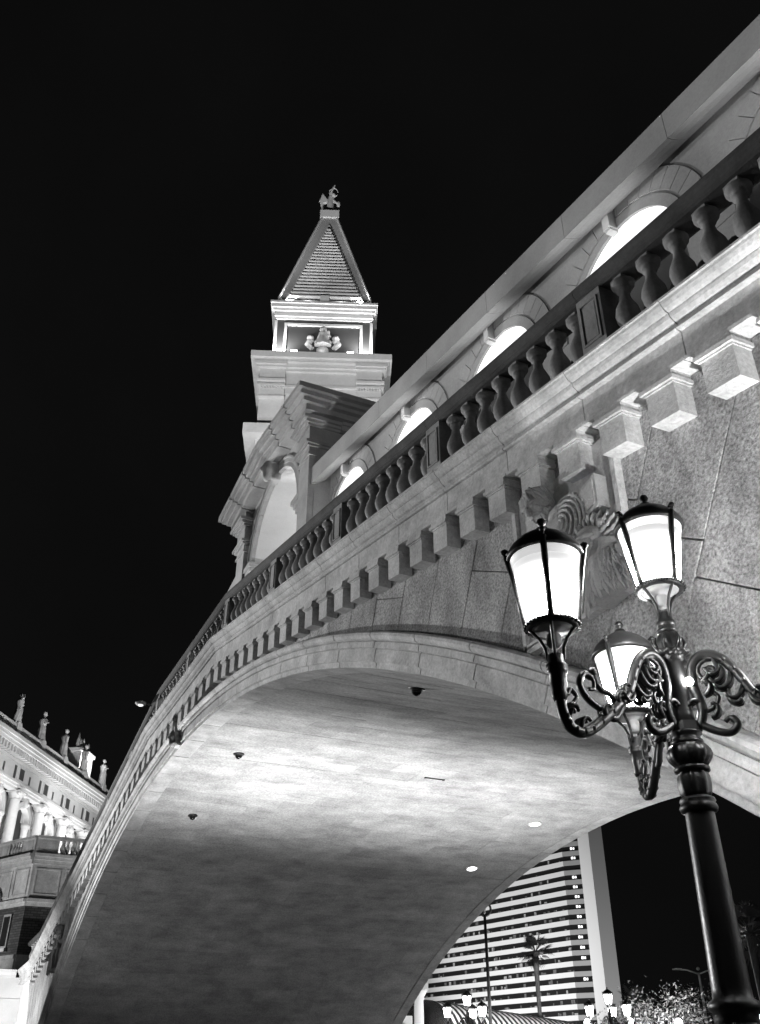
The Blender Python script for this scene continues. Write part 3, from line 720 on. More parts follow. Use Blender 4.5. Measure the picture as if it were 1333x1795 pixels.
# angel on the cap: winged figure with raised arm
m = MB(); z = 96.5
m.box(-.9,.9,CY-.7,CY+.7,z,z+.35); m.ball((0,CY,z+.5), .6, (1.2,.9,.6))
m.tube([(.1,CY,z+.6),(0,CY,z+1.5),(0,CY,z+2.1),(.05,CY,z+2.6)], [.55,.45,.35,.3], 10)
m.ball((.35,CY-.1,z+2.75), .27); m.tube([(-.05,CY,z+2.5),(.15,CY-.2,z+3.3),(.5,CY-.2,z+4.0)], [.18,.13,.1], 8)
m.tube([(.2,CY,z+2.3),(.6,CY-.2,z+1.8),(.95,CY-.25,z+1.5)], [.2,.15,.12], 8); m.ball((1.0,CY-.2,z+1.5), .25, (1,.6,1.6))
for k in range(6): m.tube([(-.3,CY+.1,z+2.0),(-1.0,CY+.2,z+3.0-.22*k),(-1.35+.1*k,CY+.2,z+2.1-.28*k)], [.16,.22,.1], 7)
m.tube([(.35+.55*cos(t),CY-.1,z+3.1+.55*sin(t)) for t in [x*.45 for x in range(14)]], .07, 6)
m.v = [(x*1.05, CY+(y-CY)*1.05, 96.5+(z_-96.5)*1.5) for x, y, z_ in m.v]
tag(remeshed(m, 'angel_statue', 'bright_stone', .07, None, (TX, TY, 0), (0, 0, radians(68.17)), smooth_it=2), 'pale winged angel statue standing on the bell tower cap', 'statue')
# emblem: seated figure between two beasts, on the dark panel
m = MB(); ez = 69.2; ey = .85
m.ball((0,ey,ez+2.6), .32, (1,.7,1.2)); m.tube([(0,ey,ez+2.2),(0,ey,ez+1.2),(0,ey,ez+.7)], [.4,.6,.75], 10); m.tube([(.2,ey-.2,ez+2.0),(.6,ey-.3,ez+1.6),(.4,ey-.35,ez+2.2)], .13, 7)
m.ball((0,ey,ez+.2), .55, (1,.6,.9)); m.ball((0,ey-.05,ez-.25), .28, (1,.6,1))
for s_ in (-1, 1):
    m.ball((s_*.45,ey-.15,ez+1.05), .3, (1,.8,1)); m.ball((s_*1.05,ey,ez+1.6), .34, (.9,.8,1)); m.tube([(s_*1.0,ey,ez+1.4),(s_*1.25,ey,ez+.9),(s_*.9,ey,ez+.35)], [.3,.3,.22], 8); m.ball((s_*1.0,ey-.3,ez+1.5), .14)
m.v = [(x*1.3, y, 70.4+(z_-70.4)*1.25) for x, y, z_ in m.v]
remeshed(m, 'emblem', 'carved', .05, twr, smooth_it=1, bumpy=.06, bscale=4)
for x in (-4.6, -3.0, 3.0, 4.6):
    MB().box(x-.35, x+.35, -.35, .05, 67.9, 68.05).build('ledge_light', 'lamp_face', twr)
for x in (-3.9, -1.9, 1.9, 3.9): MB().box(x-.3, x+.3, .35, .6, 75.75, 75.95).build('ledge_light', 'lamp_face', twr)
def tl(p):
    a = radians(68.17); return (TX + p[0]*cos(a) - p[1]*sin(a), TY + p[0]*sin(a) + p[1]*cos(a), p[2])
for x in (-4.6, -1.9, 0, 1.9, 4.6):
    spot('attic_flood', tl((x, -.3, 68.25)), tl((x*.95, 1.5, 74)), 3400 if abs(x) > 3 else 110, 130, .9, .1)
for x in (-4, 0, 4):
    spot('roof_flood', tl((x, .55, 76.0)), tl((x*.75, 5.5, 88)), 2600, 110, .9, .1)
spot('tower_flood', tl((-6, -34, 24)), tl((0, 0, 66)), 95000, 40, .8, .5)
spot('angel_flood', tl((-9, -26, 40)), tl((0, 6, 98)), 60000, 14, .8, .3)
spot('tower_flood', tl((8, -30, 20)), tl((0, 0, 60)), 50000, 46, .8, .5)

# ================================================================== STREET LAMP (foreground) and far copies
def leafmod(nl, amp, ph=0.0): return lambda a_, z: 1 + amp*cos(nl*a_+ph)
def lantern_parts(parent, base, light_mat, z0=0.0):
    L = thing_part('lantern', parent, base)
    m = MB(); m.lathe([(.05,-.02),(.065,0),(.065,.03),(.05,.04),(.05,.09),(.038,.1)], 14)
    for k in range(4):
        a = pi/4+k*pi/2; c_, s_ = cos(a), sin(a)
        m.tube([(.045*c_,.045*s_,.06),(.055*c_,.055*s_,.14),(.08*c_,.08*s_,.2),(.12*c_,.12*s_,.25),(.15*c_,.15*s_,.28)], .011, 6)
    m.build('collar', 'iron', L)
    m = MB(); n = 30
    m.lathe([(.135,.262),(.158,.262),(.166,.28),(.16,.298),(.148,.302),(.135,.295)], n)
    for k in range(n): a = 2*pi*k/n; m.ball((.166*cos(a),.166*sin(a),.278), .0125, nu=6, nv=4)
    m.build('beaded_ring', 'iron', L)
    m = MB(); m.lathe([(.03,.14),(.045,.16),(.045,.22),(.03,.235),(.1,.25),(.14,.268),(.02,.268)], 16); m.build('lamp_holder', 'plain_grey', L)
    MB().lathe([(.136,.30),(.144,.31),(.178,.5),(.2115,.688)], 28).build('glass', light_mat, L)
    MB().lathe([(.2125,.69),(.222,.745),(.232,.765),(.2,.77)], 28).build('glass_shoulder', 'lantern_shoulder', L)
    m = MB()
    for k in range(4):
        a = k*pi/2 + pi/4 + .04; c_, s_ = cos(a), sin(a)
        m.tube([(.152*c_,.152*s_,.27),(.188*c_,.188*s_,.5),(.216*c_,.216*s_,.66),(.244*c_,.244*s_,.79)], .021, 6)
        m.tube([(.244*c_,.244*s_,.78),(.262*c_,.262*s_,.815),(.25*c_,.25*s_,.84),(.225*c_,.225*s_,.82)], .011, 6); m.ball((.258*c_,.258*s_,.825), .02, nu=8, nv=6)
    m.build('rib', 'iron', L)
    m = MB(); m.lathe([(.22,.745),(.242,.75),(.245,.762),(.238,.79),(.215,.83),(.172,.875),(.115,.915),(.06,.942),(.045,.955),(.04,.972),(.018,.976),(.014,.992),(.026,1.002),(.033,1.02),(.024,1.042),(.006,1.05)], 28); m.build('cap', 'iron', L)
    return L
def thing_part(name, parent, loc):
    o = bpy.data.objects.new(name, None); COL.objects.link(o); o.parent = parent; o.location = loc; return o
def spiral(c, r0, r1, a0, turns, n=16):
    return [(c[0]+(r0+(r1-r0)*i/n)*cos(a0+turns*2*pi*i/n), c[1]+(r0+(r1-r0)*i/n)*sin(a0+turns*2*pi*i/n)) for i in range(n+1)]
def smooth_path(pts, k=5):
    out_ = []
    P_ = [pts[0]] + list(pts) + [pts[-1]]
    for i in range(1, len(P_)-2):
        for j in range(k):
            t = j/k; p0, p1, p2, p3 = (Vector(P_[i+d]) for d in (-1, 0, 1, 2))
            out_.append(.5*((2*p1)+(p2-p0)*t+(2*p0-5*p1+4*p2-p3)*t*t+(3*p1-p0-3*p2+p3)*t**3))
    out_.append(Vector(pts[-1])); return out_
def make_lamp(name, label, loc, rz, light_mat, group=None, scale=None):
    t = thing(name, label, 'street lamp', loc, rz, group, scale)
    m = MB()
    m.lathe([(.30,0),(.30,.12),(.26,.16),(.26,.5),(.2,.56),(.16,.62),(.16,1.15),(.18,1.2),(.14,1.25),(.118,1.3),(.118,1.86),(.122,1.88)], 20, mod=lambda a_, z: 1+(.03*cos(8*a_) if z > .6 else 0)); m.build('base', 'iron', t)
    m = MB(); m.lathe([(.115,1.86),(.12,1.9),(.122,1.935),(.136,1.945),(.14,1.965),(.132,1.985),(.108,2.0),(.106,2.05),(.087,2.98),(.086,3.0)], 28); m.build('shaft', 'iron', t)
    m = MB(); m.lathe([(.085,2.99),(.108,3.0),(.114,3.02),(.106,3.04),(.098,3.045),(.108,3.06),(.102,3.075),(.082,3.085)], 28); m.build('ring', 'iron', t)
    m = MB(); m.lathe([(.078,3.08),(.09,3.11),(.096,3.16),(.093,3.21),(.084,3.23),(.088,3.235)], 32, mod=leafmod(8,.06)); m.lathe([(.085,3.23),(.105,3.24),(.108,3.255),(.098,3.27),(.08,3.275)], 32, mod=leafmod(12,.04)); m.build('fluted_vase', 'iron', t)
    m = MB(); m.lathe([(.08,3.27),(.105,3.285),(.128,3.315),(.135,3.345),(.128,3.375),(.108,3.40),(.08,3.41)], 48, mod=leafmod(16,.045)); m.build('melon', 'iron', t)
    m = MB(); m.lathe([(.085,3.405),(.1,3.41),(.1,3.43),(.085,3.435),(.088,3.46),(.1,3.47),(.1,3.485)], 24); m.lathe([(.105,3.485),(.105,3.54)], 8, smooth=False); m.build('collar', 'iron', t)
    m = MB(); m.lathe([(.076,3.53),(.07,3.6),(.066,3.94),(.09,3.95),(.075,3.975),(.1,4.0)], 24); m.lathe([(.08,3.985),(.115,4.0),(.125,4.02),(.1,4.025),(.07,4.03)], 48, mod=leafmod(14,.08)); m.build('column', 'iron', t)
    m = MB(); m.lathe([(.06,4.03),(.075,4.06),(.08,4.1),(.062,4.15),(.05,4.17)], 30, mod=leafmod(6,.13)); m.lathe([(.05,4.16),(.068,4.175),(.07,4.19),(.05,4.2),(.062,4.215),(.05,4.23)], 20)
    for k in range(6):
        a = k*pi/3; m.tube([(.07*cos(a),.07*sin(a),4.04),(.1*cos(a),.1*sin(a),4.09),(.085*cos(a),.085*sin(a),4.14)], [.012,.016,.006], 6)
    m.build('leaf_cup', 'iron', t)
    lantern_parts(t, (0,0,4.22), light_mat).rotation_euler = (0,0,radians(43))
    # three scrolled arms 120 degrees apart
    main = [(.09,3.50),(.13,3.62),(.10,3.78),(.12,3.92),(.20,3.975),(.30,3.93),(.38,3.82),(.46,3.66),(.60,3.53),(.76,3.40),(.88,3.335),(.98,3.36),(1.02,3.45),(1.03,3.58)]
    me_arm = None
    for k in range(3):
        a = radians(-83 + 120*k); ar = thing_part('arm', t, (0,0,0)); ar.rotation_euler = (0,0,a)
        if me_arm is None:
            m = MB(); sp = smooth_path([(r,0,z) for r, z in main]); rr = [.03 + .008*sin(i/len(sp)*pi) if i < len(sp)*.35 else .034 for i in range(len(sp))]
            m.tube(sp, rr, 9)
            V = lambda pts: [(r,0,z) for r, z in pts]
            m.tube(V(spiral((.21,3.86), .085, .012, 1.2, 1.25)), .017, 7)
            m.tube(smooth_path(V([(.10,3.53),(.19,3.47),(.27,3.45),(.32,3.49),(.29,3.54),(.25,3.52)])), [.026]*20+[.016]*6, 7)
            m.tube(smooth_path(V([(.13,3.6),(.2,3.62),(.24,3.68),(.21,3.72)])), .016, 6)
            m.tube(smooth_path(V([(.5,3.6),(.6,3.47),(.68,3.5),(.80,3.55),(.86,3.63),(.82,3.71),(.75,3.69),(.75,3.63),(.79,3.62)])), [.022]*30+[.014]*11, 7)
            m.tube(smooth_path(V([(.56,3.55),(.62,3.62),(.7,3.64),(.74,3.72)])), .017, 6); m.ball((.745,0,3.74), .03)
            m.tube(smooth_path(V([(.98,3.4),(.93,3.5),(.9,3.55),(.94,3.59),(.97,3.55)])), .015, 6)
            # acanthus curls
            for (r, z, ang, ln, sg) in ((.14,3.64,2.2,.09,1),(.25,3.93,-1.0,.11,-1),(.29,3.88,-1.4,.13,-1),(.34,3.84,-1.6,.15,-1),(.4,3.75,-1.7,.14,-1),(.43,3.69,-1.5,.13,1),(.31,3.72,-1.8,.12,1),(.5,3.62,1.0,.09,1),(.56,3.56,1.1,.09,1),(.18,3.55,.5,.1,1),(.16,3.70,.5,.1,1),(.15,3.8,.2,.09,1),(.68,3.45,.9,.09,1),(.9,3.35,1.5,.09,1),(1.0,3.46,2.4,.08,1)):
                for dy in (-.03, 0, .03):
                    pts = []; A_ = ang; p_ = Vector((r, dy*.3, z))
                    for i_ in range(9):
                        pts.append(p_.copy()); p_ = p_ + Vector((cos(A_), 0, sin(A_)))*ln*.17 + Vector((0, dy*.12, 0)); A_ += sg*(.12+.09*i_)
                    m.tube(pts, [.011,.016,.019,.019,.017,.015,.013,.014,.010], 7)
            for tt in range(10, 44, 3):
                p = sp[min(tt+16, len(sp)-8)]; m.ball((p[0],0,p[2]), .040, (.5,1.1,.7), 8, 5)
            me_arm = m.mesh('scroll', 'iron')
            m = MB(); m.lathe([(.035,3.5),(.05,3.53),(.046,3.56),(.052,3.6),(.05,3.66),(.06,3.67),(.066,3.69),(.05,3.71)], 16, (1.03,0,0)); me_cup = m.mesh('stem', 'iron')
        inst('scroll', me_arm, ar); inst('stem', me_cup, ar); lantern_parts(ar, (1.03,0,3.69), light_mat)
    return t
def flat_levels(t):      # arm > lantern > pieces would be a level too deep: hang the lanterns' pieces on the lantern, lantern on the lamp
    bpy.context.view_layer.update()
    for ar in [c for c in t.children if c.name.startswith('arm')]:
        for ch in list(ar.children):
            if ch.name.startswith('lantern'):
                rot = ar.rotation_euler.z; x = ch.location.x
                ch.parent = t; ch.location = (x*cos(rot), x*sin(rot), ch.location.z); ch.rotation_euler = (0,0,rot)
lamp = make_lamp('street_lamp', 'large ornate black iron street lamp with three scrolled arms in front of the bridge', (25.8, -2.385, 0), 0, 'lantern_light'); flat_levels(lamp)
# clamp-on spotlight on the lamp column
t = thing('spotlight', 'small glaring spotlight beside the column of the big street lamp', 'spotlight', (25.88, -2.33, 3.80))
MB().lathe([(.02,-.05),(.03,-.04),(.035,.02),(.03,.03)], 12).build('housing', 'iron', t, (0,0,0), (radians(90), 0, radians(35)))
MB().ball((.012,-.035,0), .028).build('bulb', 'lantern_light', t)

# ================================================================== fittings on the vault
def on_vault(X, Y, out=0.0):
    a = math.asin(X/R0); r = R0 + .03 - out; return (r*sin(a), Y, ZC + r*cos(a)), (0, a, 0)
for X, Y, lab in ((.12,1.97,'dark dome camera on the bright middle of the vault'), (-6.63,2.21,'small dark dome camera lower left on the vault, near the square hatch'), (12.43,2.52,'dome camera in the shaded part of the vault behind the arch ring')):
    p, r = on_vault(X, Y); t = thing('dome_camera', lab, 'camera', p); t.rotation_euler = r
    MB().lathe([(.19,.0),(.19,-.04),(.16,-.06),(.125,-.075)], 20).build('housing', 'iron', t)
    MB().lathe([(.122,-.07),(.115,-.125),(.08,-.17),(.03,-.195),(.008,-.2)], 18).build('dome', 'lens_dark', t)
for X, Y, lab in ((-3.51,16.07,'upper of two glowing downlights near the far edge of the vault'), (-9.02,16.07,'lower of two glowing downlights near the far edge of the vault')):
    p, r = on_vault(X, Y); t = thing('downlight', lab, 'light', p); t.rotation_euler = r
    MB().lathe([(.30,.0),(.30,-.05),(.24,-.06)], 20).build('trim_ring', 'white_paint', t)
    MB().lathe([(.22,-.058),(.22,-.068)], 20).build('lens', 'downlight', t)
p, r = on_vault(.26, 9.35); t = thing('conduit_box', 'thin dark fitting in the middle of the vault', 'fitting', p); t.rotation_euler = r
MB().box(-.03,.03,-.35,.35,-.05,.0).build('bar', 'iron', t); MB().box(-.05,.05,-.4,-.35,-.06,.0).build('end_cap', 'iron', t); MB().box(-.05,.05,.35,.4,-.06,.0).build('end_cap', 'iron', t)
for X, Y, lab in ((-8.2,1.25,'square access hatch on the vault beside the lower dome camera'), (-6.6,16.0,'square access hatch on the vault by the far edge downlights')):
    p, r = on_vault(X, Y, .004); t = thing('access_hatch', lab, 'hatch', p); t.rotation_euler = r
    MB().box(-.62,.62,-.62,.62,-.03,.02).build('panel', 'vault', t)
    for bx in ((-.67,.67,-.67,-.63),(-.67,.67,.63,.67),(-.67,-.63,-.63,.63),(.63,.67,-.63,.63)): MB().box(bx[0],bx[1],bx[2],bx[3],-.012,.02).build('frame_bar', 'joint', t)
# small floodlight on a bracket outside the rail, far ramp
t = thing('rail_light', 'small light on a bracket outside the rail at the bridge crown', 'light', (-5.6,-.15,14.35))
MB().tube([(0,.1,0),(0,-.15,.1),(0,-.3,.1)], .03, 6).build('bracket', 'iron', t)
MB().lathe([(.02,-.1),(.2,-.06),(.22,0),(.1,.06),(.02,.08)], 14).build('head', 'plain_grey', t, (0,-.42,.1)); MB().lathe([(.10,-.115),(.11,-.085)], 12).build('lens', 'lit_window', t, (0,-.42,.1))

# ================================================================== far-bank quay wall, returning toward the viewer from the bridge end
XQ = -XE-6; zq = H(XE)
qw = thing('quay_wall', 'bright rendered quay wall with moulded coping, bottom left at the bridge end', 'wall')
def extrude_y(prof, y0, y1):      # (out,z) profile, out toward +x
    m = MB(); n = len(prof); v = [(XQ+o_, y0, z) for o_, z in prof] + [(XQ+o_, y1, z) for o_, z in prof]
    return m.add(v, [(i, (i+1) % n, n+(i+1) % n, n+i) for i in range(n)] + [tuple(range(n))[::-1], tuple(range(n, 2*n))])
k = 0; y = -.5
extrude_y([(-1,-.3),(.3,-.3),(.3,zq-1.6),(.25,zq-1.55),(.25,zq-.42),(-1,zq-.42)], -16, .14).build('wall', 'bright_stone', qw)
while y > -14:
    extrude_y([(-.6,zq-.42),(.3,zq-.42),(.33,zq-.3),(.42,zq-.2),(.48,zq-.05),(.5,zq),(-.6,zq)], y-1.88, y-.02).build('coping_stone', 'bright_stone', qw); y -= 1.9
spot('quay_flood', (XQ+7, -7, .8), (XQ, -1.5, 5.5), 2600, 95, .7, .2)

# ================================================================== LOWER BUILDING with balcony corner (far bank)
BX, BY_ = -41.3, -.42; S7 = 72/70
lb = thing('corner_building', 'brick and stone corner building with balcony, behind the far end of the bridge', 'building', (BX, BY_, 0))
def zz(z): return 1.6 + (z-1.6)*S7
def face(ang, ln, dark):
    """stacked courses of one face; local u from the corner along ang"""
    e = bpy.data.objects.new('facade', None); COL.objects.link(e); e.parent = lb; e.rotation_euler = (0, 0, ang)
    sg = -1 if dark else 1          # outward side of local y
    def bx(name, mat, u0, u1, o0, o1, z0, z1):
        y0, y1 = sorted((sg*o0, sg*o1)); return MB().box(u0, u1, y0, y1, zz(z0), zz(z1)).build(name, mat, e)
    bx('plinth', 'limestone', 0, ln, -.6, .12, 0, 8.5); bx('plinth_cap', 'limestone', 0, ln, -.6, .2, 8.5, 8.75)
    bx('brick_wall', 'brick_courses', 0, ln, -.6, 0, 8.75, 11.7)
    bx('string_course', 'limestone', 0, ln, -.6, .12, 11.7, 11.95); bx('string_course', 'limestone', 0, ln, -.6, .25, 11.95, 12.15)
    bx('upper_wall', 'limestone', 0, ln, -.6, .0, 12.15, 14.35)
    bx('cornice', 'limestone', 0, ln, -.6, .15, 14.35, 14.6); bx('cornice', 'limestone', 0, ln, -.6, .3, 14.6, 14.8); bx('cornice', 'limestone', 0, ln, -.6, .42, 14.8, 15.0)
    bx('balcony_plinth', 'limestone', 0, ln, -.15, .2, 15.0, 15.12); bx('balcony_rail', 'limestone', 0, ln, -.18, .26, 16.0, 16.18)
    u = 0; k_ = 0
    while u < ln-.2:
        bx('balcony_pedestal', 'limestone', u, min(u+1.5, ln), -.1, .14, 15.12, 16.0)
        bx('pedestal_panel', 'limestone', u+.22, min(u+1.28, ln), .14, .17, 15.28, 15.84)
        for j in range(4):
            uu = u+1.75+.36*j
            if uu < ln-.2: inst('baluster', SMALLBAL, e, (uu, sg*.02, zz(15.12)), (0,0,0), (1,1,(zz(16.0)-zz(15.12))/.97))
        u += 3.1; k_ += 1
    u = .25
    while u < ln-1.2:
        for a_ in ((u,u+1.7,12.4,12.5),(u,u+1.7,14.0,14.1),(u,u+.1,12.5,14.0),(u+1.6,u+1.7,12.5,14.0)): bx('panel_frame', 'limestone', a_[0], a_[1], 0, .06, a_[2], a_[3])
        u += 2.0
    return e, bx
SMALLBAL = MB().lathe([(.12,0),(.12,.05),(.09,.08),(.15,.28),(.16,.38),(.09,.6),(.06,.74),(.10,.82),(.10,.9),(.12,.97)], 10).mesh('baluster', 'limestone')
m_ = stone('brick_courses', .09, .2, .8, .2)
nt = m_.node_tree; bt = nt.nodes.new('ShaderNodeTexBrick'); bt.inputs['Scale'].default_value = 1.0; bt.inputs['Brick Width'].default_value = .42; bt.inputs['Row Height'].default_value = .16; bt.inputs['Mortar Size'].default_value = .02
bt.inputs['Color1'].default_value = (.10,.10,.10,1); bt.inputs['Color2'].default_value = (.05,.05,.05,1); bt.inputs['Mortar'].default_value = (.03,.03,.03,1)
tc = nt.nodes.new('ShaderNodeTexCoord'); mp = nt.nodes.new('ShaderNodeMapping'); mp.inputs['Rotation'].default_value = (radians(90), 0, 0)
nt.links.new(tc.outputs['Object'], mp.inputs['Vector']); nt.links.new(mp.outputs[0], bt.inputs['Vector']); nt.links.new(bt.outputs['Color'], nt.nodes['Principled BSDF'].inputs['Base Color'])
e2, bx2 = face(radians(90), 9, True)
e1, bx1 = face(radians(-152.4), 12, False)
# arched doorway with lit soffit and a shuttered window on the left face
bx1('door_surround', 'bright_stone', 3.0, 3.35, 0, .35, 8.0, 11.6); bx1('door_surround', 'bright_stone', 4.9, 5.25, 0, .35, 8.0, 11.6)
MB().sweep([(.8,.02),(.8,.35),(1.15,.35),(1.15,.02)], -pi/2, pi/2, 14).build('door_arch', 'bright_stone', e1, (4.12, 0, zz(12.0)))
bx1('door_recess', 'slate_panel', 3.35, 4.9, .0, .05, 8.0, 11.7)
bx1('window_frame', 'plain_grey', 1.3, 2.2, 0, .10, 9.2, 11.3); bx1('shutter', 'dark_glass', 1.42, 2.08, .1, .13, 9.35, 11.15); bx1('window_sill', 'bright_stone', 1.2, 2.3, 0, .25, 9.0, 9.2)
spot('building_flood', (-40.5, -9.5, 7.9), (-43.5, -2.5, 13.5), 2600, 90, .7, .2)

# ================================================================== STATUE-CROWNED PALACE, upper left
UX = 4.68
pal = thing('palace', 'pale floodlit palace with columns, arches and a balustraded roofline, upper far left', 'building', (-49.77, -3.37, 0), radians(148.5))
def pbx(name, mat, u0, u1, o, z0, z1, back=-.5, parent=None): return MB().box(u0, u1, -o, -back, z0, z1).build(name, mat, parent or pal)
U0, U1 = -7.5, 27
pbx('wall', 'tower_stone', U0, U1, -.9, 8, 22.2, -1.6)
for o_, z0, z1 in ((.15,22.2,22.42),(.25,22.42,22.62),(.42,22.62,22.84)): pbx('architrave', 'tower_stone', U0, U1, o_, z0, z1)
pbx('frieze', 'tower_stone', U0, U1, .1, 22.84, 24.23)
for o_, z0, z1 in ((.3,24.23,24.45),(.95,25.0,25.25),(1.1,25.25,25.5),(1.25,25.5,25.78)): pbx('cornice', 'tower_stone', U0, U1, o_, z0, z1)
m = MB(); u = U0
while u < U1: m.box(u, u+.26, -.85, .3, 24.47, 24.98); u += .52
tag(m.build('modillions', 'tower_stone', pal), kind='stuff')
pbx('roof_plinth', 'tower_stone', U0, U1, .5, 25.78, 25.98, .1); pbx('roof_rail', 'tower_stone', U0, U1, .55, 26.68, 26.86, .05)
m = MB(); u = U0
while u < U1:
    if (u+10*UX) % (UX/2) > .5: m.lathe([(.1,25.98),(.15,26.2),(.06,26.5),(.11,26.68)], 6, (u, -.3, 0))
    u += .34
tag(m.build('roof_balusters', 'tower_stone', pal), kind='stuff')
for k in range(-1, 6):
    u = UX*k
    pbx('roof_pedestal', 'tower_stone', u-.38, u+.38, .68, 25.78, 26.95, .15)
    pbx('roof_pier', 'tower_stone', u+UX/2-.2, u+UX/2+.2, .52, 25.98, 26.68, .1)
    uc = u + 3.0
    # engaged column
    MB().lathe([(.55,8),(.55,13.2),(.5,13.4),(.46,13.6),(.44,17),(.40,21.5),(.46,21.56),(.42,21.6)], 18, (uc, .05, 0)).build('column', 'tower_stone', pal)
    cp = MB(); cp.lathe([(.42,21.6),(.5,21.75),(.62,22.0),(.66,22.08)], 16, (uc, .05, 0), mod=lambda a_, z: 1+.1*cos(8*a_)); cp.box(uc-.66, uc+.66, -.62, .7, 22.08, 22.2)
    for du in (-.5, .5): cp.ball((uc+du, -.45, 21.98), .17)
    cp.build('capital', 'tower_stone', pal)
    # arch with dark opening, small columns, keystone
    ua = uc + UX/2
    MB().sweep([(1.1,.3),(1.1,.95),(1.5,.95),(1.5,.3)], -pi/2, pi/2, 16).build('arch', 'tower_stone', pal, (ua, 0, 20.45))
    pbx('window', 'dark_glass', ua-1.1, ua+1.1, -.85, 9, 21.55, -.95)
    for du in (-1.32, 1.32):
        MB().lathe([(.3,9),(.27,19.8),(.32,19.85),(.3,20.0),(.42,20.2),(.44,20.42)], 14, (ua+du, .62, 0)).build('small_column', 'tower_stone', pal)
        pbx('spandrel', 'tower_stone', ua+du-.55+(.0 if du > 0 else -.1), ua+du+.55, -.75, 20.45, 22.2, -1.0)
    kk = MB(); kk.ball((ua,.2,21.8), .3, (.9,.8,1.2)); kk.ball((ua,.0,21.7), .1); kk.box(ua-.2,ua+.2,.15,.9,21.4,22.2); kk.build('keystone_head', 'tower_stone', pal)
    # frieze windows; slots are raised dark boxes, recess shade put into their colour
    pbx('oculus_frame', 'tower_stone', u+2.35, u+3.4, .16, 22.98, 24.1, -.05); pbx('oculus', 'slate_panel', u+2.5, u+3.25, .19, 23.1, 23.98, -.1)
    pbx('painted_slot', 'slate_panel', u+1.6, u+1.95, .13, 22.95, 24.05); pbx('painted_slot', 'slate_panel', u+4.35, u+4.6, .13, 23.1, 23.8)
pa = radians(148.5)
def pl(u, o_, z): return (-49.77 + u*cos(pa) + o_*sin(pa), -3.37 + u*sin(pa) - o_*cos(pa), z)
def statue(k, label, armL, armR, lean):
    m = MB(); rb = lambda n_: lambda a_, z: 1+n_*cos(7*a_+z*2)
    m.lathe([(.48,0),(.5,.06),(.42,.15),(.36,.7),(.33,1.1),(.28,1.4),(.34,1.75),(.36,1.95),(.22,2.12),(.11,2.2),(.1,2.3)], 18, mod=lambda a_, z: (1+.09*cos(7*a_+z*2.5))*(1 if abs(cos(a_)) > .5 or z < .5 else .88))
    m.ball((.02,-.04,2.46), .17, (.9,1,1.2)); m.ball((0,.03,2.5), .18, (.95,.9,1.05)); m.ball((.02,-.2,2.44), .035)
    for sx, pts in ((-1, armL), (1, armR)): m.tube([(sx*.3,0,1.95)] + [(p[0],p[1],p[2]) for p in pts], [.13,.11,.085,.07][:len(pts)+1], 8); m.ball(pts[-1], .08)
    for v_i in range(len(m.v)):
        x, y, z = m.v[v_i]; m.v[v_i] = (x + lean*sin(z*1.3), y, z)
    o = remeshed(m, 'roof_statue', 'tower_stone', .05, None, pl(UX*k, .25, 26.95), (0,0,pa+radians(40)), bumpy=.03, bscale=6, smooth_it=1)
    return tag(o, label, 'statue', 'statues along the palace roofline')
statue(0, 'leftmost roof statue on the palace, one arm raised to its head', [(-.55,-.1,2.1),(-.35,-.15,2.45)], [(.5,-.2,1.6),(.3,-.4,1.75)], -.12)
statue(1, 'second roof statue from the left, robed, leaning with arm folded', [(-.5,-.1,1.6),(-.1,-.4,1.8)], [(.48,0,1.5),(.5,-.1,1.2)], .2)
statue(2, 'third roof statue from the left, arms at its sides', [(-.48,0,1.5),(-.5,-.1,1.15)], [(.48,0,1.5),(.45,-.1,1.15)], .12)
statue(3, 'fourth roof statue from the left, raising one hand high', [(-.48,0,1.5),(-.42,-.1,1.15)], [(.6,-.1,1.9),(.7,-.1,2.5)], .08)
statue(4, 'rightmost roof statue on the palace, nearest the bridge rail', [(-.5,-.1,1.6),(-.3,-.35,1.7)], [(.5,-.1,1.6),(.3,-.35,1.7)], -.08)
# bright ornamental gable behind the roofline
gb = thing('roof_gable', 'dazzling white ornamental gable with scrolls behind the palace roof statues', 'gable', pl(13.2, -.75, 26.6), pa)
MB().box(1.2,4.0,-.4,1.5,0,2.6).build('block', 'white_paint', gb); MB().box(1.0,4.2,-.55,1.6,2.6,2.9).build('block_cornice', 'white_paint', gb); MB().box(2.0,3.2,-.5,-.38,.7,1.9).build('block_panel', 'plain_grey', gb)
for j, (x, hh) in enumerate(((1.4,1.5),(2.0,1.1),(2.6,1.3),(3.2,.9),(3.8,1.2))):
    MB().lathe([(.16,2.9),(.2,3.0),(.1,3.1),(.22,3.3),(.12,3.3+hh*.5),(.02,3.0+hh)], 8, (x,.2,0)).build('finial', 'white_paint', gb)
for j, c in enumerate(((-2.0,.8),(-1.0,1.1),(-3.0,.6))): MB().tube([(x, .3, z) for x, z in spiral(c, .75, .1, 2.4*j, 1.6)], .14, 6).build('scroll', 'white_paint', gb)
MB().tube([(-3.2,.3,.1),(-1.5,.3,.35),(.2,.3,.2),(1.2,.3,.5)], .25, 6).build('swag', 'white_paint', gb)
g_ = pl(15, 4, 27.2); spot('gable_flood', pl(15, .75, 27.0), pl(15.6, -1.2, 28.6), 1500, 130, .8, .1)
for k in range(-1, 5): spot('column_flood', pl(UX*k+3.0, 1.4, 13.5), pl(UX*k+3.0, .1, 21), 2300, 80, .8, .15)
spot('palace_flood', pl(-4.5, 9, 16.9), pl(5, 0, 26), 6500, 95, .8, .2)
spot('palace_flood', pl(9, 9, 16.9), pl(14, 0, 27), 6500, 95, .8, .2)

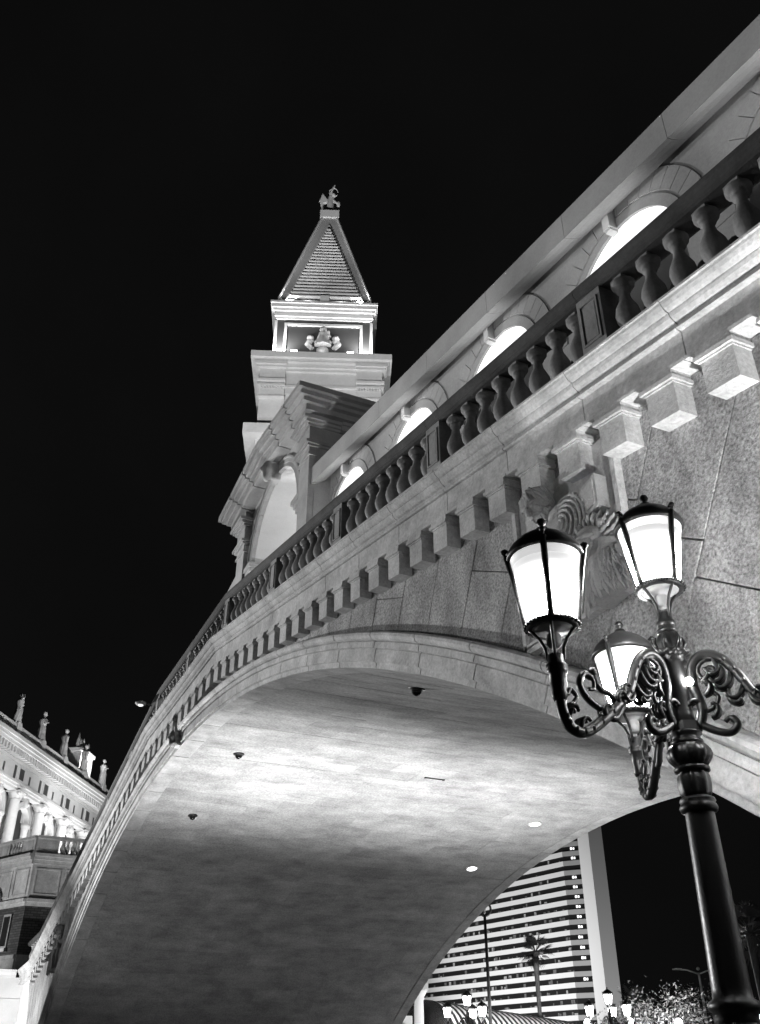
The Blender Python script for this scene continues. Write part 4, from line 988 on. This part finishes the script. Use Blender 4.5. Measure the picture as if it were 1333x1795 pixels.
# ================================================================== STRIPED HOTEL, far right
HS = 1.32; hx, hy = 30.165+HS*(-174.01-30.165), -6.497+HS*(137.77+6.497)
hot = thing('hotel_tower', 'tall hotel with white and dark horizontal stripes seen under the arch', 'building', (hx, hy, 0), radians(192))
FH = 3.02; NF = 27
def quadbox(name, mat, p0, p1, th, z0, z1):   # vertical slab from p0 to p1 in plan, thickness th to the back
    d = Vector((p1[0]-p0[0], p1[1]-p0[1])).normalized(); nrm = Vector((d.y, -d.x))*th
    a, b = Vector(p0), Vector(p1); c_, e_ = b-nrm, a-nrm
    return MB().add([(q_.x,q_.y,z0) for q_ in (a,b,c_,e_)] + [(q_.x,q_.y,z1) for q_ in (a,b,c_,e_)], [(0,1,2,3),(4,5,6,7),(0,1,5,4),(1,2,6,5),(2,3,7,6),(3,0,4,7)]).build(name, mat, hot)
A0, A1, A2, A3, A4 = (0,0), (100,0), (-5.2,-2.6), (-10.6,-2.0), (-13.0,-6.0)
quadbox('glass_front', 'dark_glass', (0,-.5), (100,-.5), -6, 0, NF*FH); quadbox('glass_corner', 'dark_glass', (-5.2,-3.1), (0,-.5), -4, 0, NF*FH)
quadbox('slab', 'white_paint', A3, A2, -4, 0, NF*FH+3); quadbox('slab_side', 'plain_grey', A4, (A3[0],A3[1]-.02), -4, 0, NF*FH+3)  # slab side coloured grey to carry the shade of its turned face
rnd = random.Random(5)
for f_ in range(NF):
    z0 = f_*FH + .4
    quadbox('white_band', 'white_paint', (0,0), (100,0), -.5, z0, z0+1.45); quadbox('corner_band', 'plain_grey', (A2[0],A2[1]), (-.02,-.01), -.5, z0, z0+1.45)  # corner bands greyer than the front: turned-face shade put into the colour
    if rnd.random() < .75:
        u = rnd.choice((.55,.6)); p = (-5.2*u, -2.6*u-.02-.35)
        quadbox('lit_window', 'lit_window', (p[0]-.55,p[1]-.27), (p[0]-.1,p[1]-.05), -.05, z0+1.9, z0+2.6); quadbox('lit_window', 'lit_window', (p[0]+.1,p[1]+.05), (p[0]+.75,p[1]+.37), -.05, z0+1.9, z0+2.7)
    for j in range(30):
        if rnd.random() < (.8 if f_ < 17 else .3):
            u = rnd.uniform(0, 75); quadbox('dim_window_glint', rnd.choice(('dim_glass','dim_glass','plain_grey')), (u,-.46), (u+rnd.uniform(.3,1.5),-.46), -.03, z0+1.5, z0+1.5+rnd.uniform(.4,1.3))  # dim windows, multiplied to imitate uneven reflections along the dark glass
hp = radians(192)
def hl(u, o_, z): return (hx + u*cos(hp) - o_*sin(hp), hy + u*sin(hp) + o_*cos(hp), z)
spot('hotel_flood', hl(30, 75, 3), hl(28, 0, 36), 330000, 80, .8, 1.0)
spot('hotel_flood', hl(-62, 30, 3), hl(-12, -4, 45), 110000, 70, .8, 1.0)

# ================================================================== small far things on the quay
def at(px, py, Ld):       # a place along a bearing, by horizontal distance from the viewpoint
    f_, th, az = 1616.56, .5560, .4284
    fw = Vector((-cos(az)*cos(th), sin(az)*cos(th), sin(th))); rt = Vector((sin(az), cos(az), 0)); up = rt.cross(fw)
    d = fw + rt*((px-666.5)/f_) + up*((897.5-py)/f_); k_ = Ld/hypot(d.x, d.y); return Vector((30.165+d.x*k_, -6.497+d.y*k_, 1.6+d.z*k_))
p = at(818, 1735, 66); far1 = make_lamp('street_lamp', 'three-armed street lamp in front of the striped awning', (p.x, p.y, .2), radians(-21), 'far_lantern_light', 'street lamps on the far quay', 1.25); flat_levels(far1)
far2 = copy_tree(far1); p = at(1065, 1740, 66); far2.location = (p.x, p.y, .2); far2['label'] = 'three-armed street lamp right of the hotel foot'
# striped awning
m_ = plain('awning_stripes', .5, .8); nt = m_.node_tree; tc = nt.nodes.new('ShaderNodeTexCoord'); sx_ = nt.nodes.new('ShaderNodeSeparateXYZ'); nt.links.new(tc.outputs['Object'], sx_.inputs[0])
w1 = nt.nodes.new('ShaderNodeMath'); w1.operation = 'FRACT'; w0 = nt.nodes.new('ShaderNodeMath'); w0.operation = 'MULTIPLY'; w0.inputs[1].default_value = 1/.55
nt.links.new(sx_.outputs[0], w0.inputs[0]); nt.links.new(w0.outputs[0], w1.inputs[0]); w2 = nt.nodes.new('ShaderNodeMath'); w2.operation = 'GREATER_THAN'; w2.inputs[1].default_value = .5; nt.links.new(w1.outputs[0], w2.inputs[0])
w3 = nt.nodes.new('ShaderNodeMapRange'); w3.inputs[3].default_value = .015; w3.inputs[4].default_value = .8; nt.links.new(w2.outputs[0], w3.inputs[0]); nt.links.new(w3.outputs[0], nt.nodes['Principled BSDF'].inputs['Base Color'])
p0, p1 = at(742, 1752, 72), at(1030, 1796, 84); dv = p1-p0; aw = thing('awning', 'barrel awning with black and white stripes behind the far street lamp', 'awning', (p0.x, p0.y, 0), atan2(dv.y, dv.x))
ln = hypot(dv.x, dv.y); slp = (p1.z-p0.z)/ln
MB().extrude_x([(3*cos(t), p0.z-2.6+2.6*sin(t)) for t in [pi*i/14 for i in range(15)]], 0, ln, slp).build('canopy', 'awning_stripes', aw)
for x in (0.3, ln*.5, ln-.3):
    for yy in (-2.8, 2.8): MB().tube([(x,yy,.2),(x,yy,p0.z-2.6+slp*x)], .06, 6).build('post', 'iron_far', aw)
spot('awning_flood', (p0.x+14, p0.y+3, 2), (p0.x, p0.y+5, 5), 9000, 80, .8, .2)
# white kiosk with column and niche figure
p = at(735, 1790, 64); kz = at(740, 1735, 64).z
ki = thing('kiosk', 'white arched kiosk with a tall column, at the foot of the vault', 'kiosk', (p.x, p.y, 0), radians(65))
MB().box(-3.2,-.4,.2,2.2,.2,kz-1.4).build('wall', 'white_paint', ki); MB().sweep([(.55,-.1),(.55,.25),(.85,.25),(.85,-.1)], -pi/2, pi/2, 12).build('arch', 'white_paint', ki, (-1.3,0,kz-2.7)); MB().box(-1.85,-.75,.1,.21,.2,kz-2.7).build('niche', 'slate_panel', ki)
MB().lathe([(.5,.2),(.5,.5),(.36,.6),(.34,2),(.29,kz-.6),(.36,kz-.5),(.33,kz-.4),(.5,kz-.15),(.52,kz)], 16).build('column', 'white_paint', ki); MB().box(-3.4,.6,-.4,2.3,kz,kz+.35).build('cornice', 'white_paint', ki)
m = MB(); m.tube([(-1.3,.0,kz-4.2),(-1.3,.0,kz-3.3),(-1.3,.0,kz-2.9)], [.3,.28,.2], 8); m.ball((-1.3,0,kz-2.65), .17); m.tube([(-1.5,0,kz-3.0),(-1.75,-.1,kz-2.8),(-1.7,-.1,kz-2.5)], .08, 6); m.build('niche_figure', 'iron_far', ki)
spot('kiosk_flood', (p.x+6, p.y-3, .6), (p.x, p.y, 4), 2200, 90, .8, .2)
# poles
def pole(name, label, px, py, Ld, ring):
    p = at(px, py, Ld); t = thing(name, label, 'pole', (p.x, p.y, .2))
    MB().lathe([(.22,0),(.2,.3),(.13,.4),(.11,p.z*.5),(.09,p.z-.2)], 10).build('shaft', 'iron_far' if ring else 'plain_grey', t)
    if ring:
        MB().tube([(.42*cos(a_)*.42, .42*cos(a_)*.9, p.z+.2+.42*sin(a_)) for a_ in [2*pi*i/20 for i in range(21)]], .08, 6).build('ring', 'iron_far', t)
        MB().ball((0,0,p.z+.2), .34, (.25,.25,1)).build('sign_disc', 'plain_grey', t)
    else:
        for s_ in (-1, 1): MB().tube([(0,0,p.z-.3),(s_*.4,s_*.85,p.z),(s_*.75,s_*1.6,p.z+.05)], .06, 6).build('arm', 'plain_grey', t); MB().box(s_*.7-.25,s_*.7+.25,s_*1.6-.3,s_*1.6+.3,p.z,p.z+.12).build('lamp_head', 'plain_grey', t)
        MB().ball((0,0,p.z+.1), .14).build('beacon', 'plain_grey', t)
    return t
pole('sign_pole', 'tall thin black pole with a round head in front of the hotel', 850, 1605, 66, True)
pole('road_light', 'pale twin-armed road light pole left of the big lamp post', 1225, 1705, 90, False)
def palm(label, px, py, Ld, hz_, seed, grp='palm trees'):
    p = at(px, py, Ld); r_ = random.Random(seed); t = thing('palm_tree', label, 'palm', (p.x, p.y, .2), 0, grp); z = p.z-.2
    MB().tube([(.12*sin(i*.6), .05*i, z*i/8) for i in range(9)], [.26,.2,.18,.17,.16,.16,.17,.2,.24], 8).build('trunk', 'bark', t)
    m = MB(); top = Vector((.12*sin(4.8), .4, z))
    for k in range(46):
        a_ = r_.uniform(0, 2*pi); e_ = r_.uniform(-.8, 1.3); L_ = r_.uniform(.8, 1.15)*hz_; d = Vector((cos(a_)*cos(e_), sin(a_)*cos(e_), sin(e_)))
        hub = top + d*L_*.75; m.tube([top, top+d*L_*.4+Vector((0,0,.03)), hub], .018, 4)
        sd = d.cross(Vector((0,0,1))).normalized(); up_ = sd.cross(d)
        for j in range(13):
            t_ = -1.35+2.7*j/12; q_ = (d*cos(t_)+sd*sin(t_)); l2 = L_*(.75-.18*abs(t_)); b_ = q_.cross(up_)*.035*L_
            mid = hub + q_*l2*.55; tip = hub + q_*l2*.95 + Vector((0,0,-.22*l2))
            m.add([hub, mid-b_, tip, mid+b_], [(0,1,2,3)])
    m.build('crown', 'leaf_silhouette' if seed == 1 else 'leaf', t); return t
palm('dark fan palm in front of the striped hotel', 933, 1668, 80, 1.05, 1)
palm('dim palm close behind the big lamp post', 1308, 1635, 52, 1.2, 2)
palm('small palm at the right foot of the hotel slab', 1110, 1762, 90, 1.3, 4)
def tree(label, px, py, Ld, rad, seed):
    p = at(px, py, Ld); r_ = random.Random(seed); t = thing('broadleaf_tree', label, 'tree', (p.x, p.y, .2), 0, 'trees at the bottom right'); z = p.z - .2
    m = MB(); m.tube([(0,0,0),(.1,0,z*.4),(0,.1,z*.75)], [.25,.18,.12], 8)
    tips = []
    for k in range(9):
        a_ = r_.uniform(0, 2*pi); q_ = Vector((cos(a_)*rad*.7, sin(a_)*rad*.7, z*r_.uniform(.7,1.0))); m.tube([(0,.05,z*.5), (q_.x*.5,q_.y*.5,z*.65+q_.z*.1), q_], [.1,.07,.03], 5); tips.append(q_)
    m.build('trunk', 'bark', t)
    m = MB()
    for k in range(2600):
        c_ = r_.choice(tips); q_ = c_ + Vector((r_.gauss(0,.3), r_.gauss(0,.3), r_.gauss(-.05,.26)))*rad*.9
        n1 = Vector((r_.gauss(0,1), r_.gauss(0,1), r_.gauss(0,1))).normalized(); n2 = n1.cross(Vector((.3,.5,.8))).normalized(); s__ = r_.uniform(.07,.15)
        m.add([q_-n1*s__, q_-n2*s__*.5, q_+n1*s__, q_+n2*s__*.5], [(0,1,2,3)])
    m.build('crown', 'leaf', t); return t
tree('leafy tree lit from below, left of the big lamp post', 1160, 1752, 70, 2.3, 11)
tree('darker leafy tree behind the road light pole', 1235, 1748, 84, 2.6, 12)
tree('low leafy tree at the foot of the second far lamp', 1110, 1785, 78, 2.0, 13)
for px, py, Ld, lab in ((1190,1792,62,'glaring globe light among the trees at the bottom edge'), (1030,1792,70,'glaring globe light at the hotel foot'), (1105,1790,74,'glaring globe light beside the second far lamp'), (1326,1782,60,'globe light at the bottom right corner')):
    p = at(px, py, Ld); t = thing('globe_light', lab, 'light', (p.x, p.y, .2)); MB().lathe([(.15,0),(.06,.1),(.05,p.z-.45),(.1,p.z-.4)], 8).build('post', 'iron_far', t); MB().ball((0,0,p.z-.22), .22).build('globe', 'far_lantern_light', t)
p = at(1172, 1800, 64); point('tree_light', (p.x, p.y, 3.2), 7000, .2)
p = at(1120, 1800, 70); point('tree_light', (p.x, p.y, 3.0), 2500, .2)
# added pontoon, out of view, only there to carry the vault floods
t = thing('pontoon', 'added unseen low pontoon under the arch carrying the vault floodlights', 'pontoon', (-1.6, 10, .004)); MB().box(-1.2,1.2,-8,8,0,.35).build('deck', 'paving', t)
for yy in (-5.4, 0, 5.2): MB().lathe([(.2,.35),(.3,.45),(.3,.7),(.24,.72)], 12, (0, yy, 0)).build('flood_housing', 'iron', t)
